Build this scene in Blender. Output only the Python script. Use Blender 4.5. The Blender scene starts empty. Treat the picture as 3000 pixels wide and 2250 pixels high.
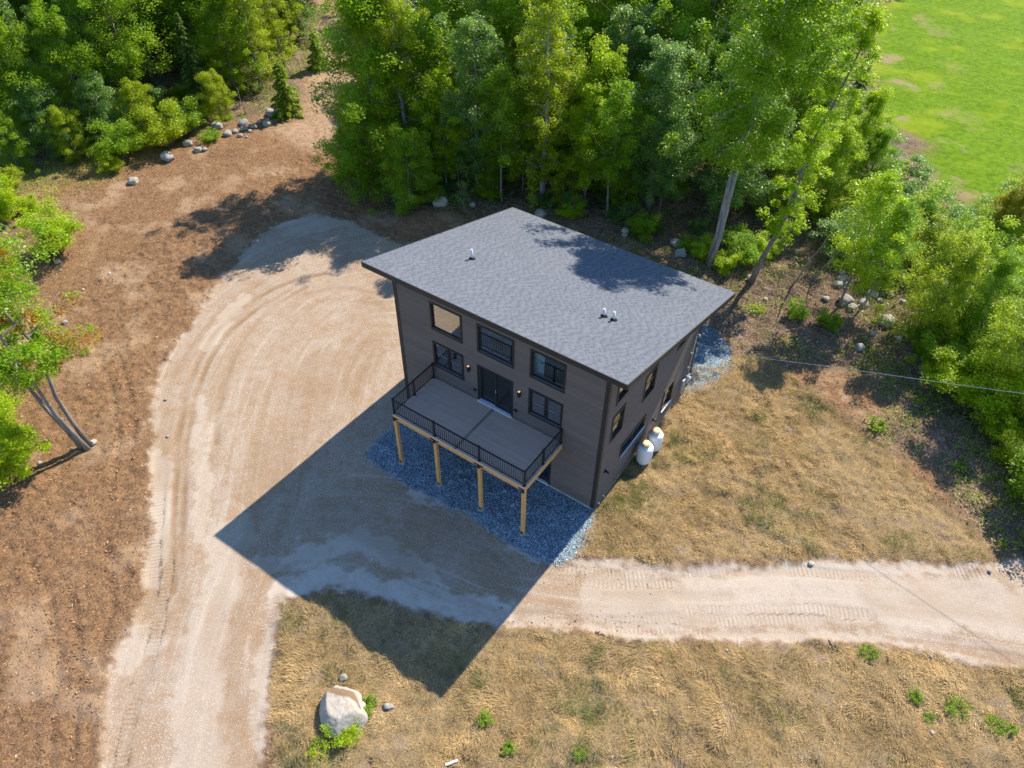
import bpy, bmesh, math, random
import numpy as np
from mathutils import Vector, Matrix

random.seed(7); rng = np.random.default_rng(11)
S = bpy.context.scene
COL = S.collection
R_ = math.radians

# ------------------------------------------------------------------ camera (solved from the house corners)
CR = np.array([[0.82080601, 0.57114072, 0.00870437], [0.40805967, -0.57563716, -0.70861073], [-0.39970589, 0.58518385, -0.70554594]])
CC = np.array([8.58332, -19.29474, 28.80473]); CF = 2226.375
cam = bpy.data.cameras.new('camera'); camo = bpy.data.objects.new('camera', cam); COL.objects.link(camo)
cam.sensor_width = 36; cam.lens = CF / 3000 * 36; cam.clip_end = 2000; cam.clip_start = .5
m = Matrix.Identity(4)
for i in range(3):
    m[i][0] = CR[0][i]; m[i][1] = -CR[1][i]; m[i][2] = -CR[2][i]; m[i][3] = CC[i]
camo.matrix_world = m
S.camera = camo
# ------------------------------------------------------------------ sky, sun, exposure
SUN = Vector((0.142, 0.99, 0.97)).normalized()
w = bpy.data.worlds.new('World'); S.world = w; w.use_nodes = True
nt = w.node_tree; sky = nt.nodes.new('ShaderNodeTexSky'); sky.sky_type = 'NISHITA'; sky.sun_disc = False
sky.sun_elevation = math.asin(SUN.z); sky.sun_rotation = math.atan2(SUN.x, SUN.y); sky.dust_density = .0; sky.ozone_density = 6.0
bg = nt.nodes['Background']; bg.inputs['Strength'].default_value = .125
nt.links.new(sky.outputs[0], bg.inputs[0])
sl = bpy.data.lights.new('sun', 'SUN'); sl.energy = 4.2; sl.angle = R_(.5); sl.color = (1, .90, .76)
so = bpy.data.objects.new('sun', sl); COL.objects.link(so); so.location = (0, 40, 60)
so.rotation_euler = SUN.to_track_quat('Z', 'Y').to_euler()
S.view_settings.view_transform = 'Standard'; S.view_settings.look = 'None'; S.view_settings.gamma = 1
S.view_settings.exposure = 1.08
S.render.engine = 'CYCLES'; cy = S.cycles; cy.max_bounces = 5; cy.diffuse_bounces = 3; cy.glossy_bounces = 3; cy.transmission_bounces = 4; cy.transparent_max_bounces = 6; cy.caustics_reflective = False; cy.caustics_refractive = False

# ------------------------------------------------------------------ pixels to the ground
K = 3000 / 2212
def G(u, v, z=0.0):
    q = CR.T @ np.array([(u - 1500) / CF, (v - 1125) / CF, 1.0]); t = (z - CC[2]) / q[2]
    p = CC + q * t; return float(p[0]), float(p[1])
def GD(u, v): return G(u * K, v * K)
def scale_at(x, y, z=0):      # photo pixels per metre at a point
    return CF / float(CR[2] @ (np.array([x, y, z]) - CC))

# ------------------------------------------------------------------ noise
def _h(ix, iy, s):
    n = (ix.astype(np.int64) * 374761393 + iy.astype(np.int64) * 668265263 + s * 144665) & 0x7fffffff
    n = ((n ^ (n >> 13)) * 1274126177) & 0x7fffffff
    return ((n ^ (n >> 16)) & 0xffff) / 65535.0
def vn(x, y, f, s=0):
    x = np.asarray(x, float) * f; y = np.asarray(y, float) * f
    ix = np.floor(x); iy = np.floor(y); fx = x - ix; fy = y - iy
    fx = fx * fx * (3 - 2 * fx); fy = fy * fy * (3 - 2 * fy)
    a = _h(ix, iy, s); b = _h(ix + 1, iy, s); c = _h(ix, iy + 1, s); d = _h(ix + 1, iy + 1, s)
    return (a * (1 - fx) + b * fx) * (1 - fy) + (c * (1 - fx) + d * fx) * fy - .5
def sstep(a, b, x):
    t = np.clip((x - a) / (b - a), 0, 1); return t * t * (3 - 2 * t)
def sdf(poly, x, y):           # > 0 inside
    d = np.full(x.shape, 1e9); ins = np.zeros(x.shape, bool); n = len(poly)
    for i in range(n):
        ax, ay = poly[i]; bx, by = poly[(i + 1) % n]; ex, ey = bx - ax, by - ay
        t = np.clip(((x - ax) * ex + (y - ay) * ey) / (ex * ex + ey * ey + 1e-9), 0, 1)
        d = np.minimum(d, (x - ax - t * ex) ** 2 + (y - ay - t * ey) ** 2)
        if ay != by: ins ^= ((ay > y) != (by > y)) & (x < ex * (y - ay) / ey + ax)
    d = np.sqrt(d); return np.where(ins, d, -d)
def stroke(pl, x, y):          # distance, arc length
    d = np.full(x.shape, 1e9); s = np.zeros(x.shape); L = 0
    for (ax, ay), (bx, by) in zip(pl, pl[1:]):
        ex, ey = bx - ax, by - ay; l = math.hypot(ex, ey)
        t = np.clip(((x - ax) * ex + (y - ay) * ey) / (l * l), 0, 1)
        q = (x - ax - t * ex) ** 2 + (y - ay - t * ey) ** 2
        s = np.where(q < d, L + t * l, s); d = np.minimum(d, q); L += l
    return np.sqrt(d), s
def smooth_line(pts, n=4):
    P = [np.array(p) for p in pts]; P = [2 * P[0] - P[1]] + P + [2 * P[-1] - P[-2]]; out = []
    for i in range(1, len(P) - 2):
        for k in range(n):
            t = k / n; a, b, c, d = P[i - 1], P[i], P[i + 1], P[i + 2]
            out.append(tuple(.5 * (2 * b + (c - a) * t + (2 * a - 5 * b + 4 * c - d) * t * t + (3 * b - a - 3 * c + d) * t ** 3)))
    out.append(tuple(P[-2])); return out
def poly_d(pts): return [GD(*p) for p in pts]
def line_d(pts): return smooth_line([GD(*p) for p in pts])

# ------------------------------------------------------------------ regions of the ground, traced on the ground plane
DRIVE = poly_d([(600, 480), (680, 463), (760, 480), (840, 520), (1000, 560), (1150, 880), (1200, 1190), (1240, 1204), (1480, 1215), (1780, 1213), (2000, 1218), (2130, 1228), (2212, 1205), (2500, 1230),
    (2500, 1530), (2212, 1452), (2100, 1435), (1950, 1400), (1800, 1385), (1650, 1388), (1500, 1390), (1350, 1380), (1230, 1365), (1080, 1350), (1000, 1345), (900, 1320), (780, 1285), (700, 1272), (640, 1290), (604, 1302),
    (596, 1330), (600, 1400), (592, 1500), (586, 1600), (580, 1659), (560, 1900), (150, 1900), (205, 1659), (215, 1560), (235, 1440), (270, 1375), (308, 1290), (322, 1150), (312, 1050), (325, 900), (345, 800), (395, 720), (432, 655), (470, 600), (510, 560), (550, 510)])
DRY1 = poly_d([(604, 1302), (640, 1290), (700, 1272), (780, 1285), (900, 1320), (1000, 1345), (1080, 1350), (1230, 1365), (1350, 1380), (1500, 1390), (1650, 1388), (1800, 1385), (1950, 1400), (2100, 1435), (2212, 1452), (2500, 1530), (2500, 1950), (560, 1950), (580, 1659), (586, 1600), (592, 1500), (600, 1400), (596, 1330)])
DRY2 = poly_d([(1250, 1060), (1490, 800), (1560, 785), (1640, 765), (1700, 810), (1900, 960), (2010, 1065), (2135, 1185), (2110, 1214), (2000, 1216), (1780, 1211), (1480, 1213), (1255, 1202), (1240, 1185), (1285, 1120)])
BED1 = poly_d([(800, 975), (850, 925), (900, 850), (1000, 850), (1283, 1080), (1288, 1112), (1243, 1190), (1192, 1207), (1120, 1172), (1040, 1120), (960, 1078), (880, 1036), (820, 1002)])
BED2 = poly_d([(1470, 690), (1525, 700), (1572, 748), (1578, 782), (1530, 830), (1480, 852), (1400, 800)])
LAWN = [(-2.5, 52.5), (1.0, 47.5), (3.6, 44), (7.1, 38.6), (12, 38.0), (16, 30), (40, 40), (70, 90), (60, 140), (-10, 140), (-8, 70)]
PATH = [(-35, 16), (-30.5, 18), (-34, 22), (-41.5, 30), (-49, 38.5), (-58, 47), (-90, 90), (-96, 90), (-62, 46), (-52, 35), (-46, 28.5), (-41.5, 21.5), (-39, 17)]
WOODS = [(-30.5, 18), (-28.5, 13.5), (-24, 12.8), (-21, 15), (-17, 17), (-12, 15.5), (-6, 14.5), (-1, 13), (3, 14), (7, 16), (9.5, 12), (12.5, 11.5), (16, 7.5), (30, 6), (34, 36), (16, 30), (12, 38), (7.1, 38.6), (3.6, 44), (1, 47.5), (-2.5, 52.5), (-8, 70), (-10, 140), (-110, 140), (-90, 90), (-58, 47), (-49, 38.5), (-41.5, 30), (-34, 22)]
WOODSL = [(-41.5, 21.5), (-43.5, 18), (-45.5, 12), (-46.5, 8.5), (-47.5, 3), (-46, -1.5), (-41, -4.5), (-37, -6.5), (-33, -10), (-28, -12.2), (-25, -15.5), (-22.5, -18), (-40, -40), (-120, -40), (-130, 90), (-96, 90), (-62, 46), (-52, 35), (-46, 28.5)]
# wheel tracks: points, half width, how dark, how deep, cleated or not
TRK = []
MTRK = [[(40, 560), (200, 540), (380, 480), (560, 390), (680, 290)], [(60, 590), (220, 566), (400, 504), (580, 410), (700, 300)], [(130, 640), (260, 600), (400, 560)], [(150, 670), (280, 628), (420, 584)], [(250, 760), (290, 900), (270, 1080)], [(215, 770), (255, 910), (240, 1080)], [(60, 1200), (120, 1350), (110, 1659)], [(100, 1180), (165, 1340), (160, 1640)], [(230, 1130), (240, 1300), (190, 1480)], [(20, 1100), (70, 1220)]]
def trk(pts, hw, dark, deep, cleat=0.0): TRK.append((line_d(pts), hw, dark, deep, cleat))
trk([(375, 1280), (376, 1150), (378, 1000), (390, 900), (414, 810), (460, 725), (530, 660), (615, 612), (700, 590)], .17, .8, .05)
trk([(392, 1300), (394, 1150), (398, 1000), (410, 905), (436, 815), (480, 735), (548, 672), (625, 627)], .15, .8, .05)
trk([(468, 960), (472, 900), (490, 820), (525, 735), (580, 670), (660, 620)], .17, .6, .03)
trk([(455, 1000), (480, 830), (505, 760)], .14, .4, .02)
trk([(395, 1290), (380, 1400), (370, 1460)], .4, .4, .03)
for a in ([(590, 1210), (560, 1330), (520, 1480), (495, 1659)], [(540, 1250), (490, 1400), (440, 1659)], [(470, 1280), (420, 1480), (395, 1659)], [(620, 1230), (585, 1340), (545, 1500), (525, 1659)], [(520, 1180), (470, 1330), (440, 1480)], [(700, 930), (640, 1050), (580, 1200)], [(640, 900), (560, 1080), (520, 1220)], [(780, 800), (700, 930)], [(600, 760), (560, 900), (530, 1050)]):
    trk(a, .3, .34, .012)
for a, hw, dk_ in (([(345, 1350), (352, 1200), (355, 1050), (375, 900), (410, 790), (480, 690), (560, 620)], .75, .42), ([(330, 1000), (325, 1150), (318, 1300)], .5, .35), ([(700, 780), (640, 900), (560, 1060)], 1.3, .38), ([(800, 660), (780, 760), (700, 900)], 1.2, .42), ([(620, 720), (560, 860)], .7, .25), ([(560, 1230), (530, 1400), (505, 1560), (490, 1700)], .6, .5), ([(1180, 1290), (1300, 1310), (1450, 1300)], .9, .35), ([(1900, 1280), (2100, 1300), (2250, 1330)], 1.0, .3), ([(900, 1120), (1000, 1180), (1100, 1260)], .8, .35), ([(700, 1100), (820, 1150), (900, 1220)], .9, .3), ([(640, 520), (760, 560), (820, 600)], .8, .25)):
    trk(a, hw, dk_, .0)
trk([(640, 640), (740, 622), (830, 640)], .18, .3, .02); trk([(600, 700), (700, 650), (820, 660)], .15, .25, .015)
for a, hw in (([(343, 1000), (338, 1100), (332, 1200), (322, 1330)], .38), ([(366, 1130), (362, 1240), (328, 1400), (285, 1540), (262, 1659)], .3), ([(352, 1290), (330, 1390), (300, 1480)], .35), ([(596, 1296), (572, 1340), (556, 1400)], .4), ([(548, 1540), (540, 1600), (536, 1659)], .25),
    ([(1080, 1326), (1250, 1345), (1500, 1340), (1750, 1345), (1900, 1362), (2050, 1392), (2300, 1460)], .36), ([(1190, 1222), (1350, 1243), (1500, 1238), (1700, 1233), (1880, 1246)], .28), ([(1480, 1322), (1750, 1318), (1880, 1330)], .28), ([(1460, 1288), (1570, 1290)], .24), ([(1180, 1250), (1330, 1262), (1460, 1258)], .26),
    ([(1320, 1352), (1600, 1366), (1760, 1366)], .3), ([(2060, 1240), (2140, 1235), (2240, 1215)], .4), ([(860, 1240), (960, 1285), (1075, 1325)], .28), ([(1040, 1125), (1110, 1170), (1180, 1215)], .22), ([(850, 1050), (960, 1105), (1080, 1200), (1160, 1235)], .28), ([(556, 1180), (520, 1250)], .4)):
    trk(a, hw, .25, .03, 1.0)
for a in MTRK: trk(a, .17, .0, .075)
PALE = [(line_d(a), hw, k) for a, hw, k in (([(620, 1275), (720, 1262), (850, 1270), (1000, 1318), (1080, 1338)], .75, 1), ([(590, 1210), (680, 1200), (760, 1175)], .7, .7), ([(780, 1150), (860, 1200), (930, 1240)], .5, .6), ([(900, 1060), (1000, 1098), (1130, 1178), (1190, 1212)], .28, 1), ([(1230, 1213), (1500, 1224), (1780, 1226), (2000, 1235), (2200, 1225)], .4, .6),
    ([(1100, 1352), (1300, 1372), (1500, 1380), (1700, 1378), (1900, 1390), (2100, 1430)], .35, .5), ([(590, 1330), (573, 1450), (570, 1560), (562, 1680)], .36, .55), ([(345, 990), (345, 1120), (335, 1250)], .6, .7), ([(430, 850), (440, 1000), (430, 1150)], .4, .45), ([(250, 1440), (270, 1400), (330, 1380)], .6, .5),
    ([(1300, 1300), (1500, 1300), (1800, 1290), (2200, 1320)], 1.3, .6), ([(420, 1700), (440, 1400), (500, 1150)], 1.0, .45), ([(440, 740), (520, 640)], .5, .6), ([(620, 490), (720, 480)], .9, .3))]
BERM = [(G(1240, 655), 1.7, .55), (G(1330, 635), 1.3, .35), (G(1840, 720), 1.0, .35), (G(2010, 2090), 2, .12), (G(700, 445), 2.0, .2), (G(2860, 1660), 1.1, .15)]

FLOW = [(0, line_d([(400, 1900), (440, 1659), (480, 1400), (540, 1200), (570, 1050), (590, 900), (640, 760), (740, 660), (900, 640)])), (300, line_d([(640, 1180), (760, 1180), (900, 1205), (1080, 1275), (1250, 1300), (1500, 1300), (1800, 1300), (2100, 1330), (2500, 1400)]))]
FX0, FX1, FY0, FY1 = -36.0, 24.0, -26.0, 34.0
def regions(x, y):
    x = np.asarray(x, float); y = np.asarray(y, float)
    jx = x + vn(x, y, .9, 1) * .5 + vn(x, y, 3.1, 2) * .28 + vn(x, y, 9, 5) * .1
    jy = y + vn(x, y, .9, 3) * .5 + vn(x, y, 3.1, 4) * .28 + vn(x, y, 9, 6) * .1
    bx = x + vn(x, y, .35, 7) * 2.2; by = y + vn(x, y, .35, 8) * 2.2
    kx = x + (jx - x) * .5 + vn(x, y, .3, 9) * .5; ky = y + (jy - y) * .5 + vn(x, y, .3, 10) * .5
    r = {}
    r['drive'] = sdf(DRIVE, kx, ky)
    r['dry'] = np.maximum(sdf(DRY1, jx, jy), sdf(DRY2, jx, jy))
    r['bed'] = np.maximum(sdf(BED1, kx, ky), sdf(BED2, kx, ky))
    r['lawn'] = sdf(LAWN, bx, by); r['path'] = sdf(PATH, bx, by)
    r['woods'] = np.maximum(sdf(WOODS, bx, by), sdf(WOODSL, bx, by))
    return r
def height(x, y, r=None, tracks=None):
    x = np.asarray(x, float); y = np.asarray(y, float)
    if r is None: r = regions(x, y)
    on = sstep(-.5, .5, r['drive']) * (1 - sstep(-.05, .15, r['bed']))
    dry = sstep(-.2, .3, r['dry'])
    h = .05 * (1 - on) + (1 - on) * (vn(x, y, .35, 20) * .14 + vn(x, y, 1.1, 21) * .06 + vn(x, y, 3.2, 22) * .035) + on * (vn(x, y, .3, 23) * .05 + vn(x, y, 1.7, 24) * .012)
    h += dry * (vn(x, y, 1.3, 25) * .16 + vn(x, y, 3.4, 26) * .12)
    h += (1 - on) * (1 - dry) * (np.abs(vn(x, y, 1.3, 28)) * .12 + vn(x, y, 2.3, 41) * .09 + np.maximum(0, vn(x, y, 4.1, 42) - .12) * .22)
    h -= sstep(-.1, .2, r['bed']) * .05
    h += np.exp(-((r['drive'] + .1) / .2) ** 2) * .06 * (vn(x, y, 1.2, 29) + vn(x, y, 4, 30) * .7 + .1)
    for (cx, cy), s, a in BERM: h += a * np.exp(-((x - cx) ** 2 + (y - cy) ** 2) / (s * s))
    if tracks is not None: h -= tracks
    nearhouse = np.maximum(np.maximum(-11 - x, x), np.maximum(-y, y - 9.86))
    h *= sstep(-.1, 1.2, nearhouse) * .8 + .2
    h -= .9 * (1 - sstep(-.75, -.4, nearhouse))
    ed = np.minimum(np.minimum(x - FX0, FX1 - x), np.minimum(y - FY0, FY1 - y))
    out = sstep(0, .1, -ed)
    h *= np.clip(sstep(0, 1.5, ed) + out * sstep(0, 3, -ed), 0, 1)
    return h
def HT(x, y): return float(height(np.array([x]), np.array([y]))[0])

# ------------------------------------------------------------------ mesh helpers
def np_mesh(name, V, F, smooth=False, attrs=None, uv=None):
    V = np.asarray(V, np.float32); F = np.asarray(F, np.int32); k = F.shape[1]
    me = bpy.data.meshes.new(name); me.vertices.add(len(V)); me.vertices.foreach_set('co', V.ravel())
    me.loops.add(F.size); me.loops.foreach_set('vertex_index', F.ravel())
    me.polygons.add(len(F)); me.polygons.foreach_set('loop_start', np.arange(0, F.size, k, dtype=np.int32))
    me.polygons.foreach_set('loop_total', np.full(len(F), k, np.int32))
    if smooth: me.polygons.foreach_set('use_smooth', np.ones(len(F), bool))
    me.update(calc_edges=True)
    for n, A in (attrs or {}).items():
        A = np.asarray(A, np.float32)
        if A.ndim == 1: a = me.attributes.new(n, 'FLOAT', 'POINT'); a.data.foreach_set('value', A)
        else: a = me.attributes.new(n, 'FLOAT_COLOR', 'POINT'); a.data.foreach_set('color', A.ravel())
    return me
def link(name, me, mat=None, parent=None, loc=None):
    o = bpy.data.objects.new(name, me); COL.objects.link(o)
    if mat is not None and me is not None and not me.materials: me.materials.append(mat)
    if parent: o.parent = parent
    if loc is not None: o.location = loc
    return o
def tag(o, label, cat=None, group=None, kind=None):
    o['label'] = label
    if cat: o['category'] = cat
    if group: o['group'] = group
    if kind: o['kind'] = kind
    return o
def empty(name, loc=(0, 0, 0), rz=0):
    o = bpy.data.objects.new(name, None); COL.objects.link(o); o.location = loc; o.rotation_euler = (0, 0, rz); o.empty_display_size = .2
    return o
class MB:
    def __init__(s): s.v = []; s.f = []
    def add(s, V, F): b = len(s.v); s.v += [tuple(map(float, p)) for p in V]; s.f += [tuple(i + b for i in f) for f in F]; return s
    def box(s, x0, x1, y0, y1, z0, z1):
        return s.add([(x0, y0, z0), (x1, y0, z0), (x1, y1, z0), (x0, y1, z0), (x0, y0, z1), (x1, y0, z1), (x1, y1, z1), (x0, y1, z1)],
                     [(0, 3, 2, 1), (4, 5, 6, 7), (0, 1, 5, 4), (1, 2, 6, 5), (2, 3, 7, 6), (3, 0, 4, 7)])
    def tube(s, pts, rad, n=7, cap=True):
        pts = [Vector(p) for p in pts]; V = []; F = []
        if not hasattr(rad, '__len__'): rad = [rad] * len(pts)
        up = Vector((.31, .95, .05))
        for i, p in enumerate(pts):
            d = (pts[min(i + 1, len(pts) - 1)] - pts[max(i - 1, 0)]).normalized()
            a = d.cross(up)
            if a.length < .1: a = d.cross(Vector((1, 0, 0)))
            a.normalize(); b = d.cross(a)
            for k in range(n):
                t = 2 * math.pi * k / n; V.append(p + (a * math.cos(t) + b * math.sin(t)) * rad[i])
        for i in range(len(pts) - 1):
            for k in range(n): F.append((i * n + k, i * n + (k + 1) % n, (i + 1) * n + (k + 1) % n, (i + 1) * n + k))
        if cap: F.append(tuple(range(n - 1, -1, -1))); F.append(tuple((len(pts) - 1) * n + k for k in range(n)))
        return s.add(V, F)
    def lathe(s, prof, n=24, c=(0, 0)):
        V = []; F = []
        for r, z in prof:
            for k in range(n): t = 2 * math.pi * k / n; V.append((c[0] + r * math.cos(t), c[1] + r * math.sin(t), z))
        for i in range(len(prof) - 1):
            for k in range(n): F.append((i * n + k, i * n + (k + 1) % n, (i + 1) * n + (k + 1) % n, (i + 1) * n + k))
        F.append(tuple(range(n - 1, -1, -1))); F.append(tuple((len(prof) - 1) * n + k for k in range(n)))
        return s.add(V, F)
    def mesh(s, name, smooth=False):
        me = bpy.data.meshes.new(name); me.from_pydata(s.v, [], s.f); me.update()
        if smooth: me.polygons.foreach_set('use_smooth', [True] * len(me.polygons))
        return me
    def build(s, name, mat, parent=None, smooth=False): return link(name, s.mesh(name, smooth), mat, parent)
def box(name, x0, x1, y0, y1, z0, z1, mat, parent): return MB().box(x0, x1, y0, y1, z0, z1).build(name, mat, parent)

# ------------------------------------------------------------------ materials
class NB:
    def __init__(s, name):
        s.m = bpy.data.materials.new(name); s.m.use_nodes = True; s.t = s.m.node_tree; s.b = s.t.nodes['Principled BSDF']; s.out = s.t.nodes['Material Output']
        g = s.t.nodes.new('ShaderNodeNewGeometry'); s.pos = g.outputs['Position']
    def n(s, typ, **kw):
        x = s.t.nodes.new(typ)
        for k, v in kw.items(): setattr(x, k, v)
        return x
    def l(s, a, b): s.t.links.new(a, b)
    def val(s, sock, v):
        if isinstance(v, (int, float)): sock.default_value = v
        elif isinstance(v, tuple): sock.default_value = v if len(v) == 4 else (*v, 1)
        else: s.l(v, sock)
    def noise(s, scale, detail=3, rough=.6, vec=None, dist=0):
        x = s.n('ShaderNodeTexNoise'); x.inputs['Scale'].default_value = scale; x.inputs['Detail'].default_value = detail; x.inputs['Roughness'].default_value = rough; x.inputs['Distortion'].default_value = dist
        s.l(vec or s.pos, x.inputs['Vector']); return x.outputs['Fac']
    def vor(s, scale, out='Distance', vec=None, feature='F1'):
        x = s.n('ShaderNodeTexVoronoi', feature=feature); x.inputs['Scale'].default_value = scale; s.l(vec or s.pos, x.inputs['Vector']); return x.outputs[out]
    def stretch(s, sx, sy, sz=1, rot=0):
        x = s.n('ShaderNodeMapping'); x.inputs['Scale'].default_value = (sx, sy, sz); x.inputs['Rotation'].default_value = (0, 0, rot); s.l(s.pos, x.inputs['Vector']); return x.outputs[0]
    def ramp(s, f, a, b, lo=0.0, hi=1.0):
        x = s.n('ShaderNodeMapRange', interpolation_type='SMOOTHSTEP'); s.val(x.inputs[0], f); x.inputs[1].default_value = a; x.inputs[2].default_value = b; x.inputs[3].default_value = lo; x.inputs[4].default_value = hi; return x.outputs[0]
    def math(s, op, a, b=0.0):
        x = s.n('ShaderNodeMath', operation=op); s.val(x.inputs[0], a); s.val(x.inputs[1], b); return x.outputs[0]
    def mix(s, f, a, b, mode='MIX'):
        x = s.n('ShaderNodeMix', data_type='RGBA', blend_type=mode); s.val(x.inputs[0], f); s.val(x.inputs[6], a); s.val(x.inputs[7], b); return x.outputs[2]
    def attr(s, name, out='Color'):
        x = s.n('ShaderNodeAttribute', attribute_name=name); return x.outputs[out]
    def sep(s, c):
        x = s.n('ShaderNodeSeparateColor'); s.l(c, x.inputs[0]); return x.outputs
    def bump(s, h, strength=.5, dist=.02):
        x = s.n('ShaderNodeBump'); x.inputs['Strength'].default_value = strength; x.inputs['Distance'].default_value = dist; s.l(h, x.inputs['Height']); s.l(x.outputs[0], s.b.inputs['Normal']); return x
    def base(s, c, rough=.8, spec=.3, metal=0):
        s.val(s.b.inputs['Base Color'], c); s.val(s.b.inputs['Roughness'], rough); s.b.inputs['Specular IOR Level'].default_value = spec; s.b.inputs['Metallic'].default_value = metal; return s.m
def simple(name, a, b=None, rough=.7, spec=.3, scale=6, metal=0, bump=0, fine=60):
    x = NB(name); b = b or tuple(c * .75 for c in a)
    c = x.mix(x.ramp(x.noise(scale, 4), .3, .7), a, b)
    c = x.mix(x.ramp(x.noise(fine, 2), .35, .75, 0, .35), c, tuple(k * .6 for k in a))
    if bump: x.bump(x.noise(fine, 3), bump, .01)
    return x.base(c, rough, spec, metal)

def ground_material():
    x = NB('ground_surface')
    A = x.sep(x.attr('wa')); B = x.sep(x.attr('wb')); Cc = x.sep(x.attr('wc'))
    drive, dry, bed = A[0], A[1], A[2]; woods, path, lawn = B[0], B[1], B[2]; pale, dark, cleat = Cc[0], Cc[1], Cc[2]
    arc = x.attr('arc', 'Fac'); rim = x.attr('rim', 'Fac')
    cv = x.n('ShaderNodeCombineXYZ'); x.l(x.math('MULTIPLY', x.attr('flat', 'Fac'), 2.6), cv.inputs[0]); x.l(x.math('MULTIPLY', x.attr('falong', 'Fac'), .16), cv.inputs[1])
    streak = x.noise(1.0, 6, .72, cv.outputs[0], .5)
    n_big = x.noise(.35, 4); n_mid = x.noise(1.7, 5, .65); n_fine = x.noise(14, 4, .7); n_vf = x.noise(45, 3, .7)
    # wood chip mulch and leaf litter
    chip = x.vor(22, 'Color', x.stretch(1, .45, 1, .5)); chs = x.sep(chip)
    mul = x.mix(x.ramp(n_mid, .3, .72), (.30, .175, .088), (.22, .123, .062))
    mul = x.mix(x.ramp(chs[0], .62, .95, 0, .4), mul, (.42, .265, .145))
    mul = x.mix(x.ramp(chs[1], .62, .9, 0, .5), mul, (.085, .05, .034))
    mul = x.mix(x.ramp(x.noise(3.6, 6, .78, x.stretch(1, 1.5, 1, .6)), .5, .64, 0, .85), mul, (.095, .055, .034))
    mul = x.mix(x.ramp(x.noise(1.3, 6, .75, x.stretch(1, 2.2, 1, .9)), .54, .68, 0, .65), mul, (.15, .088, .05))
    mul = x.mix(x.ramp(n_big, .5, .66, 0, .7), mul, (.40, .275, .17))
    # forest floor
    wo = x.mix(x.ramp(n_mid, .35, .7), (.22, .15, .105), (.11, .078, .054))
    wo = x.mix(x.ramp(chs[2], .72, .95, 0, .8), wo, (.46, .34, .24))
    wo = x.mix(x.ramp(n_big, .45, .7, 0, .7), wo, (.05, .068, .022))
    col = x.mix(woods, mul, wo)
    pa = x.mix(x.ramp(n_mid, .3, .7), (.44, .31, .205), (.33, .215, .13))
    pa = x.mix(x.ramp(n_fine, .5, .75, 0, .6), pa, (.16, .10, .06))
    col = x.mix(path, col, pa)
    # dry lawn
    gs = x.noise(9, 5, .75, x.stretch(1, .4, 1, .4)); 
    dr = x.mix(x.ramp(gs, .3, .72), (.38, .27, .135), (.22, .155, .08))
    dr = x.mix(x.ramp(x.noise(.55, 5, .7), .57, .72, 0, .5), dr, (.20, .175, .06))
    dr = x.mix(x.ramp(x.noise(.8, 4, .6, x.stretch(1, 1.3, 1, 1)), .53, .66, 0, .9), dr, (.32, .235, .155))
    dr = x.mix(x.ramp(n_fine, .48, .7, 0, .75), dr, (.075, .056, .03))
    col = x.mix(dry, col, dr)
    # packed sand and gravel
    sp = x.sep(x.vor(30, 'Color'))
    dv = x.mix(x.ramp(n_big, .35, .65), (.325, .243, .168), (.352, .284, .22))
    dv = x.mix(x.ramp(n_mid, .42, .72, 0, .8), dv, (.30, .195, .115))
    dv = x.mix(x.ramp(streak, .49, .66, 0, .75), dv, (.30, .20, .12)); dv = x.mix(x.ramp(streak, .48, .3, 0, .6), dv, (.46, .39, .325))
    dv = x.mix(x.ramp(sp[0], .8, .98, 0, .55), dv, (.60, .53, .46))
    dv = x.mix(x.ramp(sp[1], .82, .98, 0, .5), dv, (.2, .15, .11))
    dv = x.mix(x.ramp(n_vf, .5, .8, 0, .35), dv, (.24, .165, .11))
    dv = x.mix(x.math('MULTIPLY', pale, x.ramp(n_mid, .25, .6, .35, 1)), dv, (.50, .44, .37))
    dv = x.mix(x.math('MULTIPLY', dark, x.ramp(n_mid, .2, .6, .5, 1)), dv, (.235, .15, .08))
    col = x.mix(drive, col, dv)
    col = x.mix(x.math('MULTIPLY', rim, x.ramp(x.noise(2.6, 6, .78), .46, .58, 0, .9)), col, (.17, .112, .068))
    # crushed stone
    st = x.vor(17, 'Color'); ss = x.sep(st)
    be = x.mix(ss[0], (.12, .19, .265), (.37, .50, .60)); be = x.mix(x.ramp(ss[1], .75, .95, 0, .5), be, (.46, .40, .33))
    be = x.mix(x.ramp(x.vor(17), .3, .62, 0, .7), be, (.05, .055, .06))
    col = x.mix(bed, col, be)
    # green lawn
    la = x.mix(x.ramp(x.noise(2.2, 6, .8), .38, .62), (.16, .275, .004), (.09, .175, .003))
    la = x.mix(x.ramp(x.noise(.16, 5, .65), .5, .66, 0, .9), la, (.23, .305, .008))
    la = x.mix(x.math('MULTIPLY', x.ramp(x.noise(.22, 5, .6), .52, .64), x.ramp(x.attr('edge', 'Fac'), 2, 9, 1, .03)), la, (.30, .245, .115))
    col = x.mix(lawn, col, la)
    rel = x.math('ADD', x.math('MULTIPLY', n_fine, .9), x.math('MULTIPLY', n_vf, .35))
    rel = x.math('MULTIPLY', rel, x.math('SUBTRACT', 1.0, x.math('MULTIPLY', drive, .72)))
    rel = x.math('ADD', rel, x.math('MULTIPLY', x.math('MULTIPLY', bed, -1.1), x.vor(17)))
    rg = x.math('MULTIPLY', x.math('SINE', x.math('MULTIPLY', arc, 2 * math.pi / .185)), x.math('MULTIPLY', cleat, x.ramp(n_mid, .38, .55, .15, 1)))
    rel = x.math('ADD', rel, x.math('MULTIPLY', rg, .12))
    x.bump(rel, 1.0, .075)
    return x.base(col, .93, .12)

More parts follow.
